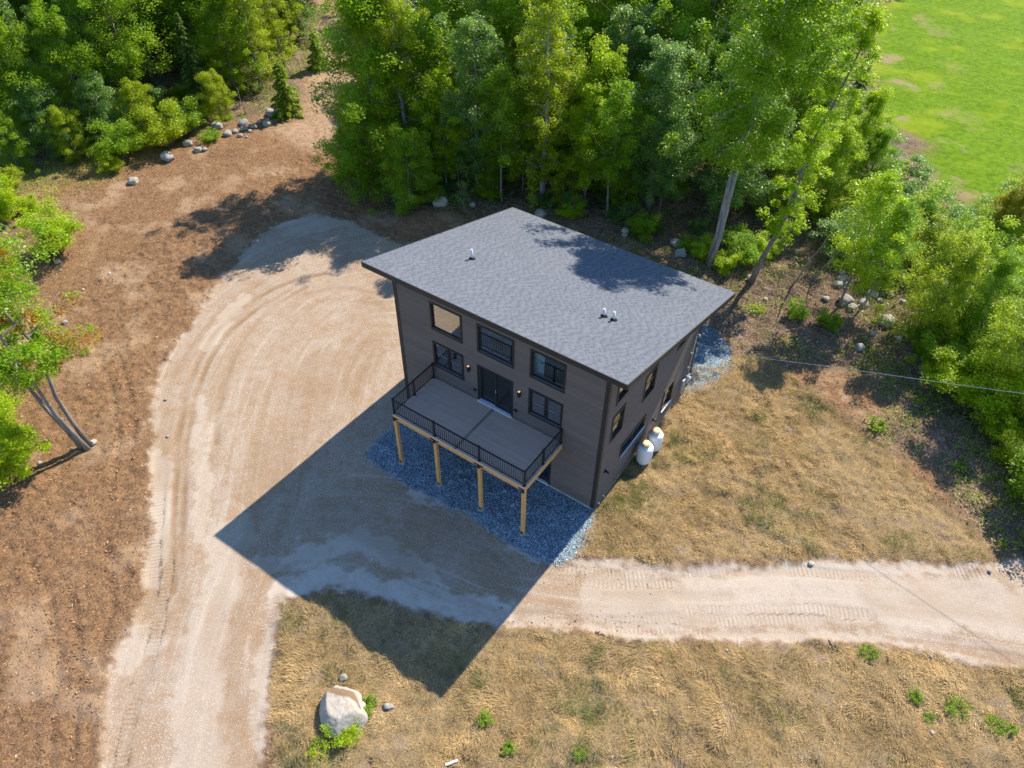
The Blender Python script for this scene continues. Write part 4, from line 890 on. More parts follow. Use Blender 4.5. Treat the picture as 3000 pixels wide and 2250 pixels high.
# the thicket on the right
TH_ = 'bushes of the thicket on the right'
THK = [G(*p) for p in ((2440, 620), (2640, 590), (2760, 640), (3000, 600), (3200, 640), (3200, 1720), (3040, 1600), (2960, 1450), (2900, 1340), (2830, 1250), (2720, 1150), (2640, 1080), (2640, 960), (2520, 840), (2430, 740))]
WGAP = [G(*p) for p in ((2380, 760), (2480, 770), (2700, 830), (2780, 880), (2720, 960), (2640, 1000), (2500, 1010), (2380, 980))]
ZL = {'leafA': 'mid green', 'leafB': 'pale green', 'leafC': 'dark grey green', 'leafD': 'bright lime green'}
cnt = 0; TB = []
for i in range(1500):
    if cnt >= 120: break
    u, v = random.uniform(2420, 3200), random.uniform(590, 1650); xx, yy = G(u, v)
    if inside(THK, xx, yy) < .5 or (inside(WGAP, xx, yy) > -.7 and random.random() < .97): continue
    if any((xx - p) ** 2 + (yy - q) ** 2 < 1.9 for p, q in TB): continue
    TB.append((xx, yy)); cnt += 1
    k = random.choice(['bush2', 'bush2', 'tallbush', 'bush']) if inside(THK, xx, yy) > 1.6 else random.choice(['bush', 'bush2', 'low_bush'])
    lf = random.choice(['leafA', 'leafC', 'leafD', 'leafA', 'leafB']) if u > 2720 else random.choice(['leafC', 'leafA', 'leafB'])
    zone = 'above the tumbled stone wall' if v < 860 else ('at the right edge' if u > 2900 else 'bordering the leaf litter')
    plant(k, xx, yy, random.uniform(.85, 1.2), lf, ZL[lf] + ' bush in the right hand thicket ' + zone, group=TH_)
for i in range(26):       # hedge-like growth between woods and lawn
    t = random.random(); x = -2 + 14 * t + random.uniform(-1.5, 1.5); y = 45 - 11.5 * t + random.uniform(-3.5, .5)
    if over_lawn(x, y, 2.5, 1.5): continue
    plant(random.choice(['tallbush', 'bush2', 'bush2'] if t < .35 else ['bush', 'bush2', 'low_bush']), x, y, random.uniform(.8, 1.2) if t < .35 else random.uniform(.7, 1), *(lambda lf: (lf, ZL[lf] + ' bush in the belt below the lawn ' + ('next to the conifers' if t < .3 else 'at its middle' if t < .6 else 'at its right end')))(random.choice(['leafA', 'leafC', 'leafB', 'leafD'])), group='bushes along the lawn edge')
for i in range(44):       # undergrowth bushes along the woods edge
    t = random.random()
    if i < 26: x = -27 + 26 * t; y = 15.5 + 5.5 * math.sin(min(1, t * 1.6) * 1.57) + random.uniform(-.5, 4); lb = 'low bush under the trees ' + ('beside the woods corner' if x < -21 else 'behind the roof peak' if x < -15 else 'behind the middle of the back roof edge' if x < -8 else 'near the twin trunk tree')
    else: x = -49 + random.uniform(-4, 3); y = 4 + 16 * t + random.uniform(-1, 1); lb = 'low bush under the left woods ' + ('by the rock cluster' if y > 14 else 'behind the large pale bush' if y > 9 else 'near the frame edge')
    lf = random.choice(['leafA', 'leafC', 'leafD'])
    plant(random.choice(['bush', 'low_bush', 'low_bush']), x, y, random.uniform(.5, .95), lf, ZL[lf] + ' ' + lb, group='low bushes under the trees')
# young growth filling the front of the woods
YG = ((1240, 585, 'low', .55, 'leafB', 'young pale tree left of the big pale boulder'), (1345, 560, 'slim', .55, 'leafD', 'young lime tree behind the small grey boulder'), (1430, 575, 'low', .5, 'leafA', 'young bushy tree up behind the roof peak'), (1530, 560, 'slim', .6, 'leafD', 'young lime tree between the thin trunk and the birch'), (1560, 520, 'maple2', .7, 'leafB', 'pale mid height tree above the roof peak'), (1650, 590, 'low', .55, 'leafB', 'young pale bushy tree behind the back roof edge'), (1680, 530, 'maple2', .72, 'leafD', 'lime mid height tree above the back roof edge'), (1830, 590, 'low', .6, 'leafD', 'bright young tree above the white round boulder'), (1860, 540, 'maple2', .7, 'leafB', 'pale mid height tree left of the dark blue green one'), (1970, 560, 'low', .65, 'leafB', 'pale bushy tree just left of the twin trunks'), (2140, 600, 'low', .7, 'leafD', 'bright bushy tree between twin trunks and vine tree'), (2260, 640, 'low', .7, 'leafB', 'pale bushy tree right behind the vine wrapped trunk'), (2320, 600, 'maple2', .6, 'leafD', 'bright young tree up behind the vine wrapped trunk'), (1170, 560, 'low', .8, 'leafB', 'pale bushy tree near the woods corner'), (1030, 520, 'low', .6, 'leafB', 'small pale tree at the track mouth on its right'), (230, 470, 'low', .6, 'leafB', 'pale bushy tree at the foot of the left woods'), (60, 500, 'low', .7, 'leafA', 'bushy tree at the left frame edge under the woods'), (430, 400, 'low', .7, 'leafB', 'pale bushy tree behind the sprawling bush'), (650, 350, 'low', .6, 'leafB', 'pale bushy tree above the rock cluster'))
for u, v, k, sc, lf, lb in YG: tp(k, u, v, sc, lf, lb, group=FR)
# the woods behind: a jittered stand
def px(x, y, z=0): q = CR @ (np.array([x, y, z]) - CC); return CF * q[0] / q[2] + 1500, CF * q[1] / q[2] + 1125, q[2]
KIND = [('maple', 'leafA', 'bark'), ('maple2', 'leafA', 'bark'), ('oval', 'leafC', 'bark'), ('birch', 'leafB', 'birchbark'), ('maple', 'leafC', 'bark'), ('wide', 'leafA', 'bark'), ('hemlock', 'needle', 'barkdk'), ('maple2', 'leafD', 'bark'), ('oval', 'leafA', 'bark')]
WL = {'leafA': 'mid green', 'leafB': 'slender yellow green', 'leafC': 'dark grey green', 'leafD': 'bright lime green', 'needle': 'dark conifer'}
def woods_label(lf, x, y):
    u, v, q = px(x, y)
    row = 'front rows' if v > 380 else 'middle rows' if v > 260 else 'back rows' if v > 150 else 'far rows' if v > 60 else 'topmost rows'
    if inside(WOODSL, x, y) > 0: zone = 'left woods by the frame edge' if u < 200 else 'left woods above the pale bush' if u < 480 else 'left woods above the rock cluster' if u < 720 else 'left woods by the dirt track'
    else: zone = 'woods right beside the dirt track' if u < 1180 else 'woods left of the roof peak' if u < 1420 else 'woods straight above the roof peak' if u < 1640 else 'woods above the roof vents' if u < 1880 else 'woods behind the twin trunk tree' if u < 2160 else 'woods towards the green lawn'
    return '%s tree in the %s of the %s' % (WL[lf], row, zone)
y = 14.0
while y < 110:
    x = -112.0 + random.uniform(0, 2)
    while x < 12:
        xx, yy = x + random.uniform(-1.2, 1.2), y + random.uniform(-1.2, 1.2); x += 3.7
        a, b = inside(WOODS, xx, yy), inside(WOODSL, xx, yy)
        if max(a, b) < 1.8 or yy < -2: continue
        if a > 0 and (yy < 23.5 + max(0, (-14 - xx)) * -.45 or xx > -1 and yy < 31): continue
        u, v, q = px(xx, yy)
        u2, v2, q2 = px(xx, yy, 12)
        if u < -260 or u > 3200 or v < -90: continue
        if any(inside(PATH, xx - .14 * q_, yy - q_) > -1.6 for q_ in (0, 2, 4, 6, 8)) and yy < 60: continue
        if any((xx - p) ** 2 + (yy - q_) ** 2 < 4.6 for p, q_ in OCC): continue
        k = random.choices(KIND, [5, 4, 3, 2.5, 2, 3, 1.6, 2.2, 2])[0]
        if a > 0 and over_lawn(xx, yy, 13, 3.2): continue
        plant(k[0], xx, yy, random.uniform(.86, 1.15), k[1], woods_label(k[1], xx, yy), bark=k[2], group='trees deep in the woods')
    y += 3.7
xx = -56
for i in range(30):        # left woods nearer the frame edge
    xx, yy = random.uniform(-66, -49), random.uniform(-1, 14)
    if any((xx - p) ** 2 + (yy - q_) ** 2 < 7 for p, q_ in OCC) or inside(WOODSL, xx, yy) < 2: continue
    k = random.choices(KIND, [5, 4, 3, 2, 2, 3, 2, 1.2, 2])[0]; plant(k[0], xx, yy, random.uniform(.82, 1.05), k[1], woods_label(k[1], xx, yy), bark=k[2], group='trees deep in the woods')
print('trees', len(OCC))

# ------------------------------------------------------------------ rocks
def rock_mesh(seed, sub=3, rough=.22):
    bm = bmesh.new(); bmesh.ops.create_icosphere(bm, subdivisions=sub, radius=1); r = np.random.default_rng(seed)
    pl = [(Vector(r.normal(0, 1, 3)).normalized(), r.uniform(.62, .92)) for _ in range(9)]
    from mathutils import noise as mn
    for v in bm.verts:
        p = v.co.copy()
        for nrm, d in pl:
            k = p.dot(nrm)
            if k > d: p -= nrm * (k - d) * .85
        p *= 1 + rough * mn.noise(p * 1.7 + Vector((seed * 3.1, 0, 0))) + rough * .3 * mn.noise(p * 5 + Vector((0, seed, 0)))
        v.co = p
    me = bpy.data.meshes.new('rock'); bm.to_mesh(me); bm.free(); me.polygons.foreach_set('use_smooth', [True] * len(me.polygons)); return me
ROCKS = [rock_mesh(i) for i in range(6)]
def rock(u, v, dpx, label, mat='stone', flat=.68, asp=1.0, rz=None, name='boulder', group='boulders round the clearing', sink=.2):
    x, y = G(u, v + dpx * .15); rad = dpx / 2 / scale_at(x, y)
    me = random.choice(ROCKS)
    if not me.materials: me.materials.append(M['stone'])
    o = bpy.data.objects.new(name, me); COL.objects.link(o); o.scale = (rad * 1.05, rad * asp * 1.05, rad * flat * 1.1); o.rotation_euler = (random.uniform(-.2, .2), random.uniform(-.2, .2), random.uniform(0, 6.3) if rz is None else rz)
    o.location = (x, y, HT(x, y) + rad * flat * (1 - sink * 2) * .9); o.material_slots[0].link = 'OBJECT'; o.material_slots[0].material = M[mat]
    tag(o, label, 'rock', group); return o
c6 = lambda a, b, d: (500 + .241 * a, 250 + .241 * b, d * .241)
for a, b, d, lb in ((565, 515, 150, 'pale lone boulder left of the rock cluster by the track'), (697, 605, 112, 'round boulder at the lower left of the rock cluster'), (792, 575, 80, 'boulder second from the left in the rock cluster'), (850, 628, 70, 'small boulder at the bottom of the rock cluster'), (893, 462, 130, 'biggest boulder at the top of the rock cluster'), (902, 545, 95, 'boulder in the middle of the rock cluster'),
    (975, 575, 62, 'small boulder right of the middle of the cluster'), (1023, 525, 85, 'dark boulder at the right of the rock cluster'), (1185, 470, 125, 'boulder half in shade below the young pine'), (1225, 340, 150, 'boulder left of the young pine trunk'), (1085, 460, 60, 'small rock between the cluster and the young pine'), (930, 655, 40, 'pebble sized rock below the cluster'), (220, 715, 130, 'tan boulder under the large pale bush'), (340, 795, 105, 'flat reddish rock at the edge of the mulch'), (425, 800, 62, 'small reddish rock right of the flat one'), (15, 885, 85, 'dark rock below the large pale bush')):
    rock(*c6(a, b, d), lb)
for u, v, d, lb in ((393, 533, 32, 'pale rock at the left edge of the mulch'), (493, 463, 42, 'brown rock beside the sprawling bush'), (1292, 610, 48, 'big pale boulder behind the dirt mound'), (1382, 610, 22, 'small grey boulder right of the big pale one'), (1582, 632, 36, 'grey boulder peeking over the back roof edge'), (1700, 620, 20, 'small grey boulder in the leaf litter behind the roof'), (1831, 686, 26, 'white round boulder on the dirt bank behind the roof'), (1828, 702, 17, 'brown stone just below the white round boulder'),
    (1977, 716, 36, 'upper of the two round boulders left of the twin trunks'), (1993, 746, 38, 'lower of the two round boulders left of the twin trunks'), (2008, 698, 14, 'small blue grey stone beside the two round boulders'), (2197, 818, 26, 'rock at the foot of the vine wrapped tree'), (2242, 876, 13, 'small pale stone right of the roof corner'), (171, 770, 20, 'pale stone below the isolated bush'), (178, 792, 9, 'pebble below the isolated bush'), (322, 803, 9, 'white pebble in the mulch'), (193, 947, 18, 'tan stone among the orange leaves'), (245, 850, 9, 'white pebble left in the mulch'), (57, 1313, 26, 'white rock in the lower left bushes'), (120, 1357, 13, 'small stone in the lower left bushes'), (68, 1288, 13, 'small stone above the white rock in the lower left'), (277, 1298, 22, 'pale rock at the foot of the three trunk tree'),
    (2375, 1650, 17, 'white stone on the upper edge of the right road'), (2127, 1907, 10, 'small stone on the lower edge of the right road'), (2730, 2144, 14, 'white stone in the dry grass at lower right'), (2895, 1678, 12, 'small stone at the end of the right road'), (2955, 1676, 12, 'grey stone at the end of the right road'), (2727, 1923, 10, 'pebble on the bank of the right road'), (486, 1170, 10, 'pebble in the wheel tracks'), (492, 1278, 10, 'second pebble in the wheel tracks')):
    rock(u, v, d, lb, 'stonepale' if 'pale' in lb or 'white' in lb else 'stone', name='boulder' if d > 20 else 'stone')
c3 = lambda a, b, d: (2400 + .2712 * a, 650 + .2712 * b, d * .2712)
WS = 'stones of the tumbled stone wall'
for i, (a, b, d) in enumerate(((235, 575, 75), (270, 600, 45), (235, 640, 110), (195, 695, 115), (285, 705, 80), (275, 740, 60), (270, 870, 165), (340, 940, 110), (470, 900, 115), (560, 800, 130), (665, 785, 80), (760, 800, 90), (825, 745, 60), (1030, 840, 62), (1085, 835, 62), (1000, 890, 92), (900, 880, 80), (700, 1080, 195), (425, 1365, 110), (845, 1280, 75), (1820, 1120, 145), (570, 1225, 75), (490, 1265, 42), (60, 850, 80), (640, 870, 70), (1180, 800, 70), (1130, 780, 60), (720, 730, 70))):
    rock(*c3(a, b, d), ('%s in the %s of the tumbled stone wall' % ('small grey stone' if d < 68 else 'mid sized grey stone' if d < 100 else 'large grey stone', 'left pile' if a < 400 else 'middle stretch' if a < 850 else 'right stretch')) if b <= 1000 else {700: 'biggest boulder lying below the tumbled stone wall', 425: 'grey boulder nearest the service cable below the wall', 845: 'narrow upright pale stone below the tumbled wall', 1820: 'flat grey boulder alone in the right hand thicket', 570: 'flat stone left of the narrow upright stone', 490: 'small stone left of the flat stone below the wall'}[a], group=WS if b <= 1000 else 'loose boulders by the tumbled wall')
# the big boulder in the dry grass, soil lying in its hollow
bx_, by_ = G(1008, 2092)
def big_boulder():
    bm = bmesh.new(); bmesh.ops.create_icosphere(bm, subdivisions=5, radius=1)
    from mathutils import noise as mn
    pl = [(Vector((.2, -.9, .45)).normalized(), .72), (Vector((.95, .1, .5)).normalized(), .72), (Vector((-.75, .4, .5)).normalized(), .86), (Vector((.1, .2, 1)).normalized(), .72), (Vector((-.2, .95, .3)).normalized(), .9), (Vector((.6, .75, .5)).normalized(), .74)]
    for v in bm.verts:
        p = v.co.copy()
        for n_, d in pl:
            k = p.dot(n_)
            if k > d: p -= n_ * (k - d) * .88
        p *= 1 + .12 * mn.noise(p * 1.4 + Vector((4.2, 0, 0))) + .035 * mn.noise(p * 5) + .012 * mn.noise(p * 14); v.co = p
    me = bpy.data.meshes.new('boulder'); bm.to_mesh(me); bm.free(); me.polygons.foreach_set('use_smooth', [True] * len(me.polygons)); return me
x = NB('weathered_boulder'); tc = x.n('ShaderNodeTexCoord').outputs['Object']
c = x.mix(x.ramp(x.noise(2.6, 5, .7), .35, .65), (.37, .325, .26), (.44, .405, .35)); c = x.mix(x.ramp(x.noise(11, 5, .75), .45, .7, 0, .7), c, (.22, .205, .18))
sx = x.n('ShaderNodeSeparateXYZ'); x.l(tc, sx.inputs[0])
soil = x.math('MULTIPLY', x.ramp(x.math('ADD', x.math('ADD', x.math('MULTIPLY', sx.outputs[1], .8), x.math('MULTIPLY', sx.outputs[0], .75)), x.math('MULTIPLY', x.noise(2.0, 4), .7)), .62, .74), x.ramp(sx.outputs[2], .25, .4))
c = x.mix(soil, c, (.2, .14, .09)); x.bump(x.noise(8, 6, .7), .6, .05); M['bigrock'] = x.base(c, .9, .15)
o = link('boulder', big_boulder(), M['bigrock']); o.scale = (.86, 1.08, .74); o.rotation_euler = (0, 0, R_(62)); o.location = (bx_, by_, HT(bx_, by_) + .2)
tag(o, 'huge pale boulder with soil on its top in the dry grass', 'rock')
rock(1006, 1985, 26, 'round grey stone touching the top of the huge boulder', group='boulders round the clearing'); rock(1140, 2067, 34, 'flat blue grey rock right of the huge boulder', flat=.5, asp=.6, rz=.5)
# ------------------------------------------------------------------ sticks, branches and bits
BR1 = [G(*p) for p in ((2060, 700), (2200, 620), (2420, 600), (2560, 760), (2780, 880), (2660, 1010), (2400, 1000), (2230, 960), (2120, 860))]
def stick(p, q, rad, label, name='stick', mat='twig', lift=0.0, bend=.06):
    (x0, y0), (x1, y1) = G(*p), G(*q); pts = []
    r = np.random.default_rng(int(p[0] * 7 + p[1]))
    for i in range(6):
        t = i / 5; xx = x0 + (x1 - x0) * t + r.normal(0, bend); yy = y0 + (y1 - y0) * t + r.normal(0, bend); pts.append((xx, yy, HT(xx, yy) + rad * .8 + lift * math.sin(t * 3.14)))
    tag(MB().tube(pts, [rad * (1 - .12 * i) for i in range(6)], 6).build(name, M[mat], None, True), label, 'log' if name == 'log' else 'branch', 'fallen branches')
for p, q, rd, lb in (((2129, 1229), (2099, 1274), .02, 'short stick on the dry lawn nearer the house'), ((2260, 1306), (2224, 1362), .02, 'longer stick on the dry lawn further from the house'), ((1743, 1861), (1773, 1866), .05, 'small log at the lower edge of the right road'), ((180, 857), (153, 890), .03, 'pale branch in the mulch beside the left tree crown'), ((160, 888), (165, 918), .04, 'dark stub of branch beside the left tree crown'), ((2432, 1878), (2440, 1915), .035, 'short stump piece on the bank below the right road'), ((2815, 1365), (2832, 1395), .05, 'grey log on the red brown mulch'),
    ((1340, 565), (1510, 590), .04, 'long bare fallen branch behind the roof peak'), ((1900, 690), (1730, 668), .03, 'thin bare branch behind the right half of the roof'), ((2090, 755), (2170, 752), .03, 'white bare branch right of the twin trunks'), ((2105, 830), (2190, 780), .035, 'bare branch between the twin trunks and the vine tree'), ((2140, 655), (2230, 580), .04, 'leaning dead branch behind the twin trunks'), ((2610, 910), (2640, 880), .05, 'grey dead stem leaning in the thicket'), ((2700, 895), (2735, 850), .05, 'second grey dead stem leaning in the thicket'), ((1010, 2215), (1075, 2140), .012, 'dry stalk beside the weeds of the huge boulder')):
    stick(p, q, rd, lb, 'log' if 'log' in lb else 'fallen_branch', lift=.25 if 'leaning' in lb else .02)
x0, y0 = G(1305, 2243); z = HT(x0, y0); pp = MB().tube([(x0, y0, z + .04), (x0 + .28, y0 + .38, z + .07)], .05, 12).build('white_pipe', M['white']); tag(pp, 'short white pipe stub at the bottom frame edge', 'pipe')
def leaning_stem(p, v_top, lean, rad, label):
    x, y = G(*p); z = HT(x, y); h = v_top; pts = [(x + lean[0] * t + .05 * math.sin(t * 9), y + lean[1] * t, z - .1 + h * t) for t in (0, .2, .4, .6, .8, 1)]
    t_ = MB().tube(pts, [rad * (1 - .15 * i) for i in range(6)], 6)
    for k in range(3): a = pts[2 + k]; t_.tube([a, (a[0] + random.uniform(-.9, .9), a[1] + random.uniform(-.6, .6), a[2] + .5)], [.015, .004], 4, False)
    tag(t_.build('dead_stem', M['twig'], None, True), label, 'dead tree', 'bare stems right of the vine wrapped tree')
leaning_stem((2310, 850), 4.2, (1.1, .4), .07, 'bare leaning trunk right of the vine wrapped tree'); leaning_stem((2370, 830), 3.4, (1.3, .5), .05, 'second bare leaning trunk further right of the vine tree')
leaning_stem((2270, 690), 4.0, (.5, .6), .05, 'thin bare stem behind the vine wrapped tree'); leaning_stem((720, 335), 2.2, (-.5, .1), .05, 'broken grey snag above the rock cluster')

for i in range(22):
    u, v = random.uniform(2100, 2620), random.uniform(680, 980)
    if inside(BR1, *G(u, v)) < .3: continue
    a_ = random.uniform(-1, .6); L_ = random.uniform(25, 75); stick((u, v), (u + L_ * math.cos(a_), v + L_ * math.sin(a_)), random.uniform(.018, .04), 'bare dead branch in the brush right of the vine wrapped tree', 'fallen_branch', lift=random.uniform(.05, .3), bend=.12)
# ------------------------------------------------------------------ loose cover: what nobody could count
def scatter(n, x0, x1, y0, y1, test):
    X = rng.uniform(x0, x1, n); Y = rng.uniform(y0, y1, n); r = regions(X, Y); k = test(X, Y, r)
    X, Y = X[k], Y[k]; r = {a: b[k] for a, b in r.items()}; return X, Y, height(X, Y, r), r
def vis(X, Y):
    q = (np.stack([X, Y, np.zeros_like(X)], 1) - CC) @ CR.T; u = CF * q[:, 0] / q[:, 2] + 1500; v = CF * q[:, 1] / q[:, 2] + 1125
    return (u > -150) & (u < 3150) & (v > -50) & (v < 2400)
# dry grass
def tufts(nt, nb, test):
    X, Y, Z, r = scatter(nt, -14, 24, -23, 19, test); n = len(X); R0 = rng.uniform(.10, .3, n)
    az = rng.uniform(0, 6.28, (n, nb)); el = rng.uniform(.25, 1.15, (n, nb)); ln = R0[:, None] * rng.uniform(.6, 1.25, (n, nb)); lean = vn(X, Y, .6, 53) * 9
    P = np.stack([X, Y, Z - .015], 1)[:, None, :] + np.stack([np.cos(az) * .03, np.sin(az) * .03, 0 * az], 2)
    Q = P + np.stack([np.cos(az) * ln * np.cos(el) + np.cos(lean)[:, None] * ln * .35, np.sin(az) * ln * np.cos(el) + np.sin(lean)[:, None] * ln * .35, ln * np.sin(el) * .8], 2)
    S_ = np.stack([-np.sin(az), np.cos(az), 0 * az], 2) * .009; V = np.stack([P - S_, P + S_, Q], 2).reshape(-1, 3)
    g = np.clip((vn(X, Y, .5, 54) + vn(X, Y, 1.6, 55) * .7) * 2.6 - .3 + rng.normal(0, .2, n), 0, 1)[:, None, None]
    t = (np.array([.55, .40, .195]) * (1 - g) + np.array([.19, .21, .06]) * g) * rng.uniform(.7, 1.2, (n, nb, 1)); t = np.concatenate([t, np.ones((n, nb, 1))], 2).reshape(-1, 4)
    tag(link('grass_tufts', np_mesh('grass_tufts', V, np.arange(len(V)).reshape(-1, 3), False, dict(tint=np.repeat(t, 3, 0))), M['tintleaf']), 'taller dry grass tufts standing in the lawns', kind='stuff')
tufts(90000, 10, lambda X, Y, r: vis(X, Y) & (r['dry'] > .0) & (r['drive'] < -.05) & (vn(X, Y, .5, 51) + vn(X, Y, 1.5, 52) + vn(X, Y, 3.5, 56) * .6 + rng.uniform(-.3, .3, len(X)) > .12))
X, Y, Z, r = scatter(800000, -14, 24, -23, 19, lambda X, Y, r: vis(X, Y) & (r['dry'] > rng.uniform(-.25, .15, len(X))) & (r['drive'] < .0) & (vn(X, Y, .45, 51) + vn(X, Y, 1.4, 52) * .9 + vn(X, Y, 3.5, 56) * .5 + rng.uniform(-.4, .4, len(X)) > -.12))
n = len(X); az = vn(X, Y, .6, 53) * 9 + rng.normal(0, .7, n); ln = rng.uniform(.10, .27, n) * (1 + vn(X, Y, .7, 58)); el = rng.uniform(.08, .65, n); wd = rng.uniform(.008, .016, n)
dx, dy = np.cos(az), np.sin(az); P = np.stack([X, Y, Z - .01], 1); Q = P + np.stack([dx * ln * np.cos(el), dy * ln * np.cos(el), ln * np.sin(el)], 1); S_ = np.stack([-dy * wd, dx * wd, np.zeros(n)], 1)
V = np.stack([P - S_, P + S_, Q], 1).reshape(-1, 3); gr = np.clip((vn(X, Y, .5, 54) + vn(X, Y, 1.6, 55) * .7) * 2.6 - .28 + rng.normal(0, .25, n), 0, 1)[:, None]; br = (rng.uniform(.6, 1.25, n) * (1 + vn(X, Y, .9, 57) * .7 + vn(X, Y, 2.6, 59) * .7))[:, None]
tint = (np.array([[.54, .385, .18]]) * (1 - gr) + np.array([[.175, .185, .055]]) * gr) * br; tint = np.concatenate([tint, np.ones((n, 1))], 1)
tag(link('dry_grass', np_mesh('dry_grass', V, np.arange(n * 3).reshape(-1, 3), False, dict(tint=np.repeat(tint, 3, 0))), M['tintleaf']), 'matted straw coloured dry grass blades over the lawns', kind='stuff')
ng = n
# wood chips, twigs and leaves on the mulch
X, Y, Z, r = scatter(230000, -50, 24, -25, 26, lambda X, Y, r: vis(X, Y) & (r['drive'] < -.05) & (r['dry'] < 0) & (r['bed'] < 0) & (r['lawn'] < 0) & (rng.random(len(X)) < .95))
n = len(X); az = rng.uniform(0, 6.28, n); ln = rng.uniform(.03, .11, n); wd = ln * rng.uniform(.15, .5, n); dx, dy = np.cos(az), np.sin(az); ti = rng.normal(0, .25, n)
P = np.stack([X, Y, Z + .012], 1); A = np.stack([dx * ln, dy * ln, ti * ln], 1) * .5; B = np.stack([-dy * wd, dx * wd, np.abs(rng.normal(0, .4, n)) * wd], 1) * .5
V = np.stack([P - A - B, P + A - B, P + A + B, P - A + B], 1).reshape(-1, 3)
pal = np.array([[.20, .115, .06], [.29, .168, .085], [.37, .22, .115], [.11, .065, .04], [.48, .33, .2], [.36, .17, .07]]); tint = 1.0 * pal[rng.choice(6, n, p=[.24, .34, .22, .1, .05, .05])] * rng.uniform(.8, 1.2, (n, 1))
tint = np.concatenate([tint, np.ones((n, 1))], 1)
tag(link('wood_chips', np_mesh('wood_chips', V, np.arange(n * 4).reshape(-1, 4), False, dict(tint=np.repeat(tint, 4, 0))), M['tint']), 'loose brown wood chips and dead leaves over the mulch', kind='stuff')
nch = n
# crushed stone in the beds and along the drive
X, Y, Z, r = scatter(240000, -13, 4.5, -8, 13.5, lambda X, Y, r: vis(X, Y) & ((r['bed'] > rng.exponential(.12, len(X)) * -1) | ((r['drive'] > 0) & (rng.random(len(X)) < .012))))
n = len(X); s = rng.uniform(.014, .04, n) * np.where(rng.random(n) < .12, 1.6, 1); ang = rng.uniform(0, 6.28, n); V = []
for k in range(4):
    a = ang + k * 1.57 + rng.normal(0, .2, n); V.append(np.stack([X + np.cos(a) * s, Y + np.sin(a) * s * .8, Z - .008], 1))
V.append(np.stack([X + rng.normal(0, .3, n) * s, Y + rng.normal(0, .3, n) * s, Z + s * .75], 1)); V = np.stack(V, 1).reshape(-1, 3); b = np.arange(n)[:, None] * 5
F = np.concatenate([b + np.array([[0, 1, 4]]), b + np.array([[1, 2, 4]]), b + np.array([[2, 3, 4]]), b + np.array([[3, 0, 4]])])
g = rng.uniform(.2, .62, (n, 1)); tint = np.concatenate([g * .74, g * .98, g * 1.15, np.ones((n, 1))], 1); wm = rng.random(n) < .15; tint[wm, 0] *= 1.2; tint[wm, 2] *= .75; od = r['bed'] < -.5; tint[od, :3] = np.array([.42, .35, .28]) * (g[od] * 2)
tag(link('crushed_stone', np_mesh('crushed_stone', V, F, False, dict(tint=np.repeat(tint, 5, 0))), M['tint']), 'loose blue grey crushed stone round the house', kind='stuff')
nst = n
# undergrowth in the woods and at their edge
X, Y, Z, r = scatter(300000, -58, 22, -16, 40, lambda X, Y, r: vis(X, Y) & (r['woods'] > rng.uniform(-.8, .6, len(X))) & (r['drive'] < -.3) & (r['dry'] < -.2) & (r['path'] < -.3) & (vn(X, Y, .5, 61) + vn(X, Y, 1.7, 62) * .8 + rng.uniform(-.25, .25, len(X)) > np.where(sdf(BR1, X, Y) > 0, .02, .14)))
n = len(X); P = np.stack([X, Y, Z + rng.uniform(.02, .38, n) * (.6 + vn(X, Y, .8, 63))], 1); V, F, A = leaves(P, .13, np.clip(.4 + vn(X, Y, .7, 64) + rng.normal(0, .2, n), 0, 1), .5, .6)
tag(link('undergrowth', np_mesh('undergrowth', V, F, False, dict(tone=A)), M['leafA']), 'low leafy undergrowth on the forest floor', kind='stuff')
VERGE = [GD(*p) for p in ((-60, 300), (120, 320), (240, 335), (300, 350), (250, 385), (150, 420), (60, 450), (-60, 470))]
X = rng.uniform(-62, -36, 90000); Y = rng.uniform(-12, 14, 90000); k = (sdf(VERGE, X, Y) > rng.uniform(-1, .6, len(X))) & (vn(X, Y, .6, 71) + vn(X, Y, 2, 72) * .7 + rng.uniform(-.3, .3, len(X)) > -.1); X, Y = X[k], Y[k]; n2 = len(X)
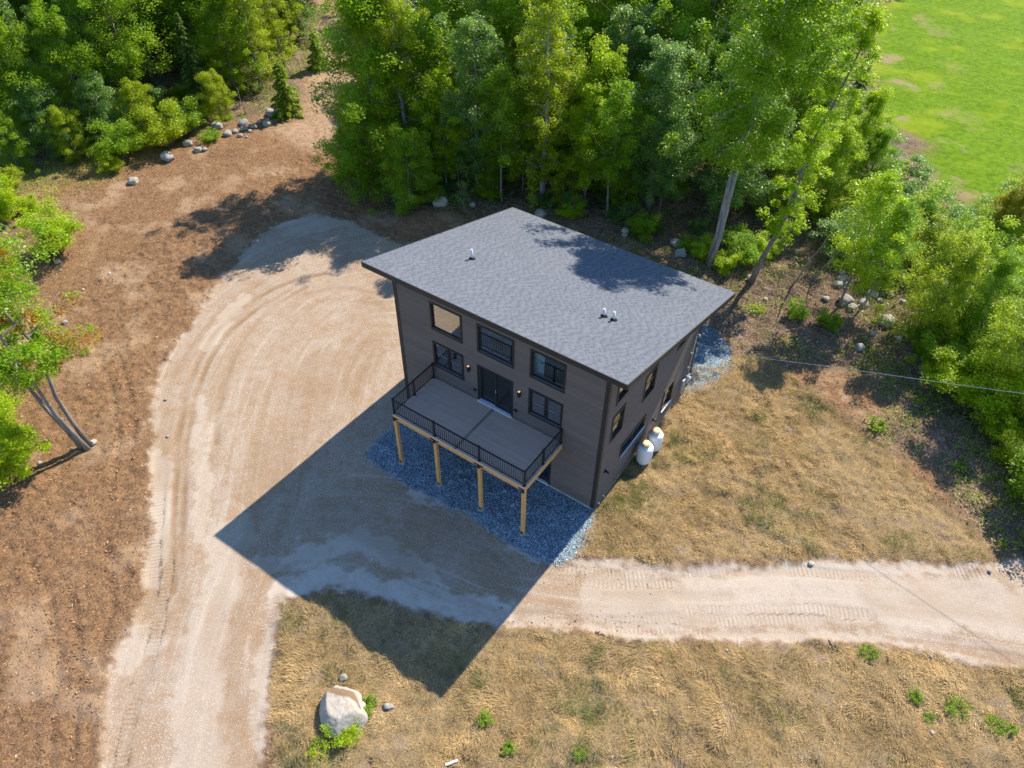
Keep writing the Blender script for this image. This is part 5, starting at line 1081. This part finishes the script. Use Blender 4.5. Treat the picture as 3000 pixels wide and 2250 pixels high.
P = np.stack([X, Y, height(X, Y) + rng.uniform(.01, .28, n2) * (.6 + vn(X, Y, .8, 73))], 1); V, F, A = leaves(P, .12, np.clip(.5 + vn(X, Y, .7, 74) + rng.normal(0, .2, n2), 0, 1), .6, .35)
tag(link('verge_weeds', np_mesh('verge_weeds', V, F, False, dict(tone=A)), M['leafB']), 'low weeds and grass on the verge below the left woods', kind='stuff')
X = rng.uniform(-30, 14, 26000); Y = rng.uniform(10, 32, 26000); r = regions(X, Y); k = (r['woods'] > 0) & ((sdf(BR1, X, Y) > 0) | (rng.random(len(X)) < .12)) & (vn(X, Y, .6, 81) + rng.uniform(-.4, .4, len(X)) > -.1); X, Y = X[k], Y[k]; n3 = len(X)
az = rng.uniform(0, 6.28, n3); el = np.abs(rng.normal(0, .35, n3)); ln = rng.uniform(.3, 1.5, n3); wd = rng.uniform(.006, .014, n3); D3 = np.stack([np.cos(az) * np.cos(el), np.sin(az) * np.cos(el), np.sin(el)], 1)
P = np.stack([X, Y, height(X, Y) + .01], 1); Q = P + D3 * ln[:, None]; A_ = np.stack([-np.sin(az), np.cos(az), 0 * az], 1) * wd[:, None]; B_ = np.cross(D3, A_ / wd[:, None]) * wd[:, None]
V = np.concatenate([np.stack([P - A_, P + A_, Q + A_ * .3, Q - A_ * .3], 1).reshape(-1, 3), np.stack([P - B_, P + B_, Q + B_ * .3, Q - B_ * .3], 1).reshape(-1, 3)])
tb_ = np.array([[.36, .27, .2], [.28, .2, .145], [.42, .33, .25]])[rng.choice(3, n3)]; tb_ = np.concatenate([tb_, np.ones((n3, 1))], 1); tb_ = np.repeat(tb_, 4, 0)
tag(link('brushwood', np_mesh('brushwood', V, np.arange(n3 * 8).reshape(-1, 4), False, dict(tint=np.concatenate([tb_, tb_]))), M['tint']), 'tangle of dead twigs on the slope behind the house', kind='stuff')
print('loose', n2, n3, ng, nch, nst, n)
print('tris', sum(len(p.vertices) - 2 for me in bpy.data.meshes for p in me.polygons) if False else len(bpy.data.meshes))
